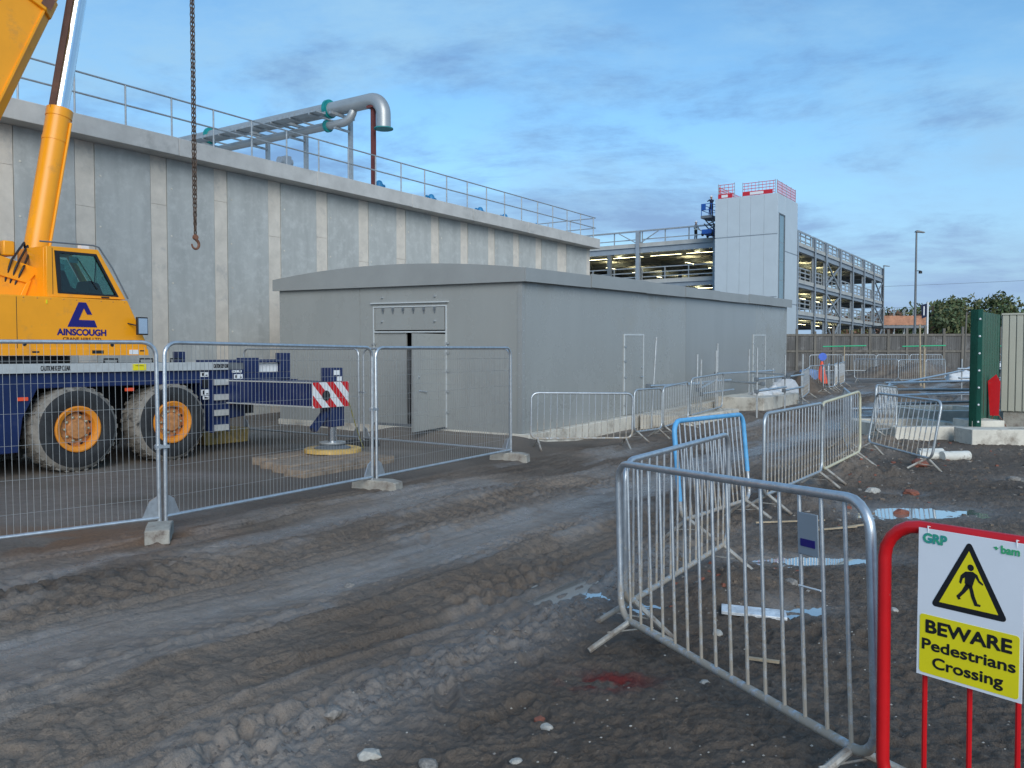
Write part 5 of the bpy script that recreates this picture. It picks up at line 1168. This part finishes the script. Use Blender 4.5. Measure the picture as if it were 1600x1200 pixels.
# columns
for a in (FA+.0,64.3,70.5,74.9,81.05,87.2,93.35,99.2,A9):
    part('column', MB().box(a-.19,a+.19,RB_-.24,RB_-.20,1.0,13.05).box(a-.19,a+.19,RB_+.06,RB_+.10,1.0,13.05).box(a-.02,a+.02,RB_-.20,RB_+.06,1.0,13.05), M['steelgrey'], cpk)
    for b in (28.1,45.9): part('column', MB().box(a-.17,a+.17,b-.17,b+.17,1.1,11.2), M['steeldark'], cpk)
for b in (17.6,25.1,32.6,40.1,47.6): part('column', MB().box(FA-.24,FA-.20,b-.19,b+.19,1.0,13.2).box(FA+.06,FA+.10,b-.19,b+.19,1.0,13.2).box(FA-.20,FA+.06,b-.02,b+.02,1.0,13.2), M['steelgrey'], cpk)
# cross braces
for bay in ((74.9,81.05),(99.2,105.1)):
    for z0,z1 in ((1.2,5.1),(5.75,7.9),(8.65,11.15)):
        for s in (0,1): part('brace', MB().beam((bay[0],RB_-.16+.06*s,z0 if s else z1),(bay[1],RB_-.16+.06*s,z1 if s else z0),.14,.14), M['steelgrey'], cpk)
# vehicle barriers / parapet frames
cols = [64.3,70.5,74.9,81.05,87.2,93.35,99.2,A9]
for zl, hh in ((5.7,1.25),(8.6,1.25),(12.0,1.25)):
    for i in range(len(cols)-1):
        a0, a1 = cols[i]+.35, cols[i+1]-.35; mb = MB()
        for q in range(4):
            x = a0+(a1-a0)*q/3; mb.box(x-.05,x+.05,RB_+.14,RB_+.24,zl+.06,zl+hh)
        for zz in (.38,.82,1.2): mb.box(a0,a1,RB_+.16,RB_+.22,zl+zz-.06,zl+zz+.06)
        part('parapet', mb, M['galv_dull'], cpk)
    bl = [RB_+4.5,17.6,25.1,32.6,40.1,47.6]
    for i in range(len(bl)-1):
        b0, b1 = bl[i]+.3, bl[i+1]-.3; mb = MB()
        for q in range(4): y = b0+(b1-b0)*q/3; mb.box(FA+.14,FA+.24,y-.04,y+.04,zl+.06,zl+hh)
        for zz in ((.35,.75,1.2) if zl < 12 else (.45,1.2)): mb.box(FA+.16,FA+.22,b0,b1,zl+zz-.045,zl+zz+.045)
        part('parapet', mb, M['galv_dull'], cpk)
for b in (17.6,25.1):
    part('roof_brace', MB().beam((FA,b-2.0,13.1),(FA,b-.2,12.1),.08,.08).beam((FA,b+2.0,13.1),(FA,b+.2,12.1),.08,.08), M['galv_dull'], cpk)
part('roof_rail', MB().box(FA-.05,FA+.05,RB_+4.4,47.6,13.15,13.27), M['galv_dull'], cpk)
part('roof_rail', MB().box(64.3,A9,RB_-.03,RB_+.07,13.0,13.1), M['galv_dull'], cpk)
# ================================================================ lift tower
TA, TB, TA1, TB1, TT = 54.9, 11.35, 60.75, 16.62, 14.85
tw = root('lift_tower', 'tall pale grey panelled lift tower at the corner of the car park', 'building', (TA+TA1)/2, (TB+TB1)/2, .9)
part('core', MB().box(TA+.03,TA1,TB+.03,TB1-.05,.6,TT-.1), M['steelgrey'], tw)
js = [TB1,15.54,14.5,13.58,12.46,TB]
for zz in ((.9,6.4),(6.44,11.52),(11.56,TT)):
    for i in range(5): part('cladding_panel', MB().box(TA,TA+.08,js[i+1]+(.008 if i < 4 else 0),js[i]-.008,zz[0]+.02,zz[1]-.02), M['tower'], tw, bevel=.006)
for zz in ((.9,6.0),(6.04,10.3),(10.34,TT)):
    part('cladding_panel', MB().box(57.0,TA1,TB,TB+.08,zz[0]+.02,zz[1]-.02), M['tower'], tw, bevel=.006)
part('cladding_panel', MB().box(TA+.083,56.98,TB,TB+.08,.92,6.0), M['tower'], tw); part('cladding_panel', MB().box(TA+.083,56.98,TB,TB+.08,13.3,TT), M['tower'], tw)
part('corner_trim', MB().box(TA+.083,55.28,TB,TB+.08,6.03,13.28), M['tower'], tw)
wf = part('window_frame', MB().ring([(55.3,6.04),(56.98,6.04),(56.98,13.28),(55.3,13.28)],[(55.4,6.14),(56.82,6.14),(56.82,13.18),(55.4,13.18)],TB-.03,TB+.08), M['steeldark'], tw)
for z0,z1 in ((6.14,7.8),(7.85,9.3),(9.35,10.9),(10.95,13.18)): part('pane', MB().box(55.4,56.82,TB+.02,TB+.05,z0,z1), M['tglass'], wf)
# temporary edge protection on the tower
ep = root('edge_protection', 'red and white edge protection mesh round the top of the lift tower', 'barrier', TA+.2, TB+.2, TT)
def meshfence(p, q, h, n, solid=False):
    m_ = MB(); p, q = Vector(p), Vector(q)
    for i in range(n+1): c = p+(q-p)*i/n; m_.bar(c, c+Vector((0,0,h)), .028, 6)
    part('post', m_, M['galv_dull'], ep)
    m_ = MB()
    for z in np.linspace(.12,h-.1,5): m_.bar(p+Vector((0,0,z)), q+Vector((0,0,z)), .024, 4)
    k = int((q-p).length/.28)
    for i in range(k): c = p+(q-p)*(i+.5)/k; m_.bar(c+Vector((0,0,.1)), c+Vector((0,0,h-.1)), .018, 4)
    return part('mesh_panel', m_, M['pink'], ep)
meshfence((TA+.15,16.4,TT),(TA+.15,15.0,TT),1.25,1); meshfence((TA+.15,14.3,TT),(TA+.15,11.6,TT),1.15,2)
meshfence((TA+.3,TB+.15,TT),(TA1-.2,TB+.15,TT),1.15,4); meshfence((TA+.2,16.35,TT),(TA1-.3,16.35,TT),1.1,3)
for b0,b1 in ((16.4,15.2),(14.3,11.8)):
    bn = part('banner', MB().box(TA+.09,TA+.12,b1,b0,TT+.02,TT+.34), M['bannerred'], ep)
    part('banner_field', MB().box(TA+.08,TA+.089,b1+.3*(b0-b1),b0-.25*(b0-b1),TT+.07,TT+.29), M['white'], bn)
# ================================================================ people and scissor lift
def person(name, label, loc, rz, top, legs, arms, helmet='white', band=None):
    J = {'pelvis':(0,0,.95),'chest':(0,0,1.28),'neck':(0,.0,1.48),'head':(0,-.03,1.60),'crown':(0,-.02,1.73)}
    E_ = [('pelvis','chest'),('chest','neck'),('neck','head'),('head','crown')]; Rd = {'pelvis':.135,'chest':.155,'neck':.06,'head':.095,'crown':.08}
    for s, sg_ in (('l',-1),('r',1)):
        J.update({'hip'+s:(.10*sg_,0,.90),'knee'+s:(.12*sg_,-.03,.50),'ank'+s:(.13*sg_,.02,.09),'toe'+s:(.14*sg_,-.15,.04)})
        Rd.update({'hip'+s:.095,'knee'+s:.065,'ank'+s:.05,'toe'+s:.04})
        E_ += [('pelvis','hip'+s),('hip'+s,'knee'+s),('knee'+s,'ank'+s),('ank'+s,'toe'+s)]
        el, wr = arms[s]
        J.update({'sho'+s:(.20*sg_,0,1.42),'elb'+s:el,'wri'+s:wr}); Rd.update({'sho'+s:.07,'elb'+s:.048,'wri'+s:.034})
        E_ += [('chest','sho'+s),('sho'+s,'elb'+s),('elb'+s,'wri'+s)]
        dv_ = (Vector(wr)-Vector(el)).normalized(); sd = Vector((1,0,0)) if abs(dv_.x) < .8 else Vector((0,1,0))
        J['palm'+s] = tuple(Vector(wr)+dv_*.07); Rd['palm'+s] = .034; E_.append(('wri'+s,'palm'+s))
        for f in range(4):
            k_ = 'f%d'%f+s; J[k_] = tuple(Vector(J['palm'+s])+dv_*(.075-.01*abs(f-1.5))+sd*(f-1.5)*.021); Rd[k_] = .009; E_.append(('palm'+s,k_))
        J['th'+s] = tuple(Vector(wr)+dv_*.06-sd*.065); Rd['th'+s] = .010; E_.append(('wri'+s,'th'+s))
    names = list(J); me = bpy.data.meshes.new('tmp'); me.from_pydata([J[k_] for k_ in names], [(names.index(a_),names.index(b_)) for a_,b_ in E_], [])
    o = bpy.data.objects.new('tmp', me); COL.objects.link(o); sk = o.modifiers.new('s','SKIN'); sb = o.modifiers.new('u','SUBSURF'); sb.levels = 1
    for i,k_ in enumerate(names): me.skin_vertices[0].data[i].radius = (Rd[k_],Rd[k_]*(.8 if k_ in ('chest','pelvis') else 1)); me.skin_vertices[0].data[i].use_root = (k_ == 'pelvis')
    dg = bpy.context.evaluated_depsgraph_get(); m2_ = bpy.data.meshes.new_from_object(o.evaluated_get(dg)); bpy.data.objects.remove(o)
    m2_.materials.clear()
    for q in (legs, top, 'skin', 'black', band or top): m2_.materials.append(M[q])
    hands = [Vector(arms[s][1]) for s in 'lr']
    for p in m2_.polygons:
        c = p.center; mi = 0 if c.z < .93 else (1 if c.z < 1.50 else 2)
        if c.z < .10: mi = 3
        if any((c-h).length < .17 and (c-h).dot(h-Vector((0,0,h.z))) > -.02 for h in hands) and abs(c.x)+abs(c.y) > .2 and any((c-h).length < .14 for h in hands): mi = 2
        if mi == 1 and 1.0 < c.z < 1.12: mi = 4
        p.material_index = mi; p.use_smooth = True
    t = link(name, m2_); t.location = loc; t.rotation_euler = (0,0,rz); tag(t, label, 'person')
    hm = MB().lathe([(.145,0),(.118,.012),(.115,.06),(.085,.11),(.03,.135)],(0,-.025,1.665),(0,0,1),16); OFF[t] = (0,0,0)
    part('helmet', hm, M[helmet], t)
    part('face', MB().lathe([(.016,0),(.008,.03)],(0,-.115,1.60),(0,-1,0),8).box(-.045,-.02,-.118,-.108,1.625,1.635).box(.02,.045,-.118,-.108,1.625,1.635).box(-.025,.025,-.115,-.105,1.555,1.562), M['skin'], t)
    return t
lw = root('scissor_lift', 'blue scissor lift platform raised beside the lift tower', 'lift', 56.5, 17.75, 12.0)
part('chassis', MB().box(55.9,57.6,17.3,18.2,12.15,12.55), M['liftblue'], lw, bevel=.03)
for a in (56.1,57.3):
    for b in (17.32,18.18): part('wheel', MB().lathe([(.17,-.06),(.17,.06)],(a,b,12.17),(0,1,0),16), M['black'], lw)
for z in (12.6,13.05):
    part('scissor_arm', MB().beam((56.0,17.5,z),(57.5,17.5,z+.45),.07,.07).beam((57.5,18.0,z),(56.0,18.0,z+.45),.07,.07).beam((57.5,17.55,z),(56.0,17.55,z+.45),.07,.07), M['steeldark'], lw)
part('platform', MB().box(55.8,57.7,17.25,18.25,13.5,13.72), M['steeldark'], lw)
mb = MB()
for a in (55.85,57.65):
    for b in (17.3,18.2): mb.box(a-.025,a+.025,b-.025,b+.025,13.72,14.75)
for z in (14.2,14.72):
    mb.box(55.85,57.65,17.28,17.32,z-.025,z+.025).box(55.85,57.65,18.18,18.22,z-.025,z+.025).box(55.83,55.87,17.33,18.17,z-.025,z+.025).box(57.63,57.67,17.33,18.17,z-.025,z+.025)
part('guard_rail', mb, M['liftblue'], lw)
part('control_box', MB().box(55.78,55.82,17.8,18.15,14.2,14.7), M['liftblue'], lw)
person('person', 'person in dark clothing and helmet working on the raised lift platform', W(56.5,17.55,13.72), ANG+R(150), 'cloth_navy','cloth_navy', {'l':((-.30,-.12,1.30),(-.18,-.38,1.42)),'r':((.30,-.12,1.28),(.16,-.36,1.36))})
person('person', 'person in black top standing on the car park roof by the rail', W(58.6,19.8,12.0), ANG+R(60), 'cloth_black','cloth_black', {'l':((-.28,-.05,1.15),(-.22,-.25,1.02)),'r':((.28,-.05,1.15),(.24,-.25,1.04))}, band='hivis')
# ================================================================ lamp posts, flag, far scaffold hut, wires
def lamp(label, x, y, h, arm, box=False):
    g = hz_at(x,y); t = wroot('lamp_post', label, 'lamp post', (x,y,g))
    part('post', MB().bar((0,0,-.2),(0,0,h),.10,12,r2=.06), M['lampgrey'], t)
    part('lamp_head', MB().prism([(-.1,h-.02),(arm,h-.08),(arm,h-.02),(.0,h+.10)],-.14,.14), M['lampgrey'], t)
    if box: part('camera_box', MB().bar((0,0,h*.71),(.32,0,h*.71),.03,6).lathe([(.12,0),(.12,.14),(.06,.2)],(.32,-.02,h*.69),(0,0,1),10), M['black'], t)
lamp('tall grey street lamp with a small camera on its post', 29.0, 60.0, 9.6, .55, True)
lamp('lamp post beyond the far corner of the car park', 48.95, 110.0, 12.3, .75)
fx_, fy_ = 30.2,60.6; g = hz_at(fx_,fy_)
fl = wroot('banner_flag', 'white pole with a narrow navy banner before the trees', 'flag', (fx_,fy_,g))
part('pole', MB().bar((0,0,0),(0,0,4.6),.07,8), M['white'], fl)
bn = part('banner', MB().prism([(-.42,3.4),(-.06,3.55),(-.06,4.5),(-.50,4.4)],-.01,.01), M['cloth_navy'], fl)
text('SITE', .2, M['white'], fl, (-.27,-.013,3.95), (math.pi/2,-math.pi/2,0), width=.6, bold=.01) if False else part('banner_mark', MB().box(-.31,-.23,-.014,-.011,3.65,4.3), M['white'], bn)
sh = wroot('scaffold_hut', 'scaffold platform with orange sheeting beyond the car park', 'scaffold', (45.8,100,hz_at(45.8,100)))
gz = hz_at(45.8,100)
part('platform', MB().box(-1.6,3.6,-.8,2.5,4.55-gz+.3,4.85-gz+.3), M['steeldark'], sh)
for x in (-1.4,-.2,1.0,2.2,3.4):
    for y in (-.6,2.3): part('upright', MB().bar((x,y,0),(x,y,7.2-gz),.05,6), M['galv_dull'], sh)
for x in (-1.4,-.2,1.0,2.2): part('brace', MB().beam((x,-.6,1.2),(x+1.2,-.6,3.4),.06,.06), M['galv_dull'], sh)
part('sheeting', MB().box(-1.5,3.5,-.75,-.7,5.2-gz,6.3-gz).box(3.45,3.5,-.7,2.4,5.2-gz,6.6-gz), M['copper'], sh)
for k,(z,zz) in enumerate([(17.5,22),(12.6,15.6),(10.6,12.2)]):
    mb = MB(); P = [(60+20*i, 210-3*i, z+(zz-z)*i/6-.5*math.sin(math.pi*i/6)) for i in range(7)]
    o = solo('power_line', MB().tube([(x-60,y-210,q-z) for x,y,q in P],.035,4), M['steeldark'], ['topmost','middle','lowest'][k]+' overhead power line above the distant trees', 'power line', (60,210,z))
# ================================================================ trees
def tree(x, y, h, w, leaf, label, seed, n=3600, ls=.34, trunk=True):
    r_ = np.random.RandomState(seed); g = hz_at(x,y)
    t = wroot('tree', label, 'tree', (x,y,g), 0, 'trees beyond the hoarding')
    mb = MB().tube([(0,0,-.3),(.1,0,h*.25),(-.05,.1,h*.55),(.1,0,h*.8)],w*.055,8,r2=w*.015)
    lobes = []
    for k in range(9):
        an = r_.rand()*6.28; rr = w*.34*r_.rand()**.5; zc_ = h*(.42+.46*r_.rand()); lobes.append((rr*math.cos(an),rr*math.sin(an),zc_,w*(.17+.14*r_.rand())))
        mb.tube([(0,0,h*(.25+.04*k)),(rr*math.cos(an)*.6,rr*math.sin(an)*.6,zc_*.85),(rr*math.cos(an),rr*math.sin(an),zc_)],w*.014,5,r2=w*.004)
    part('trunk', mb, M['bark'], t)
    li = r_.randint(0,len(lobes),n); L_ = np.array(lobes)[li]
    d_ = r_.normal(size=(n,3)); d_ /= np.linalg.norm(d_,axis=1)[:,None]; rad = L_[:,3]*(.45+.6*r_.rand(n)**.6)*(1+.25*np.sin(d_[:,0]*5+li)*np.cos(d_[:,2]*6))
    c = L_[:,:3]+d_*rad[:,None]*np.array([1,1,.82]); c[:,2] = np.clip(c[:,2],h*.12,None)
    e1 = r_.normal(size=(n,3)); e1 /= np.linalg.norm(e1,axis=1)[:,None]; e2 = np.cross(e1, r_.normal(size=(n,3))); e2 /= np.linalg.norm(e2,axis=1)[:,None]
    s = ls*(.5+.8*r_.rand(n))[:,None]
    V = np.stack([c-e1*s,c+e2*s*.55,c+e1*s,c-e2*s*.55],1).reshape(-1,3)
    me = bpy.data.meshes.new('crown'); me.from_pydata(V.tolist(), [], [(4*i,4*i+1,4*i+2,4*i+3) for i in range(n)])
    for q in leaf: me.materials.append(M[q])
    me.polygons.foreach_set('material_index', [int(r_.rand() < .35) if len(leaf) > 1 else 0 for i in range(n)])
    link('crown', me, t)
tree(65.5,130,10.2,10,('leafA','leafB'),'tall dark green tree behind the navy banner',1)
tree(58.5,132,7.6,9,('leafC','bark'),'bare reddish tree beyond the far corner of the car park',2,2200)
tree(52.0,128,6.2,7,('leafC','leafB'),'low rusty bush behind the scaffold platform',3,2000)
tree(70.5,134,9.3,9,('leafB','leafA'),'olive tree beside the tall dark green tree',4)
tree(78.2,130,10.0,11,('leafA','leafB'),'broad green tree above the beige cabinet',5)
tree(74.5,140,7.4,10,('leafB','leafC'),'lower olive tree between two taller green trees',6)
tree(86.0,132,9.6,11,('leafA','leafB'),'green tree at the edge of the picture behind the cabinet',7)
tree(62.0,150,7.6,12,('leafA','leafC'),'low dark tree behind the street lamp',8)
tree(94.0,138,9.0,12,('leafB','leafA'),'olive tree far beyond the cabinet',9,2600)
tree(68.5,150,7.2,13,('leafA','leafB'),'low spreading tree filling the gap behind the banner',10)
tree(80.5,150,7.8,14,('leafB','leafA'),'wide low tree behind the green steel screen',11)
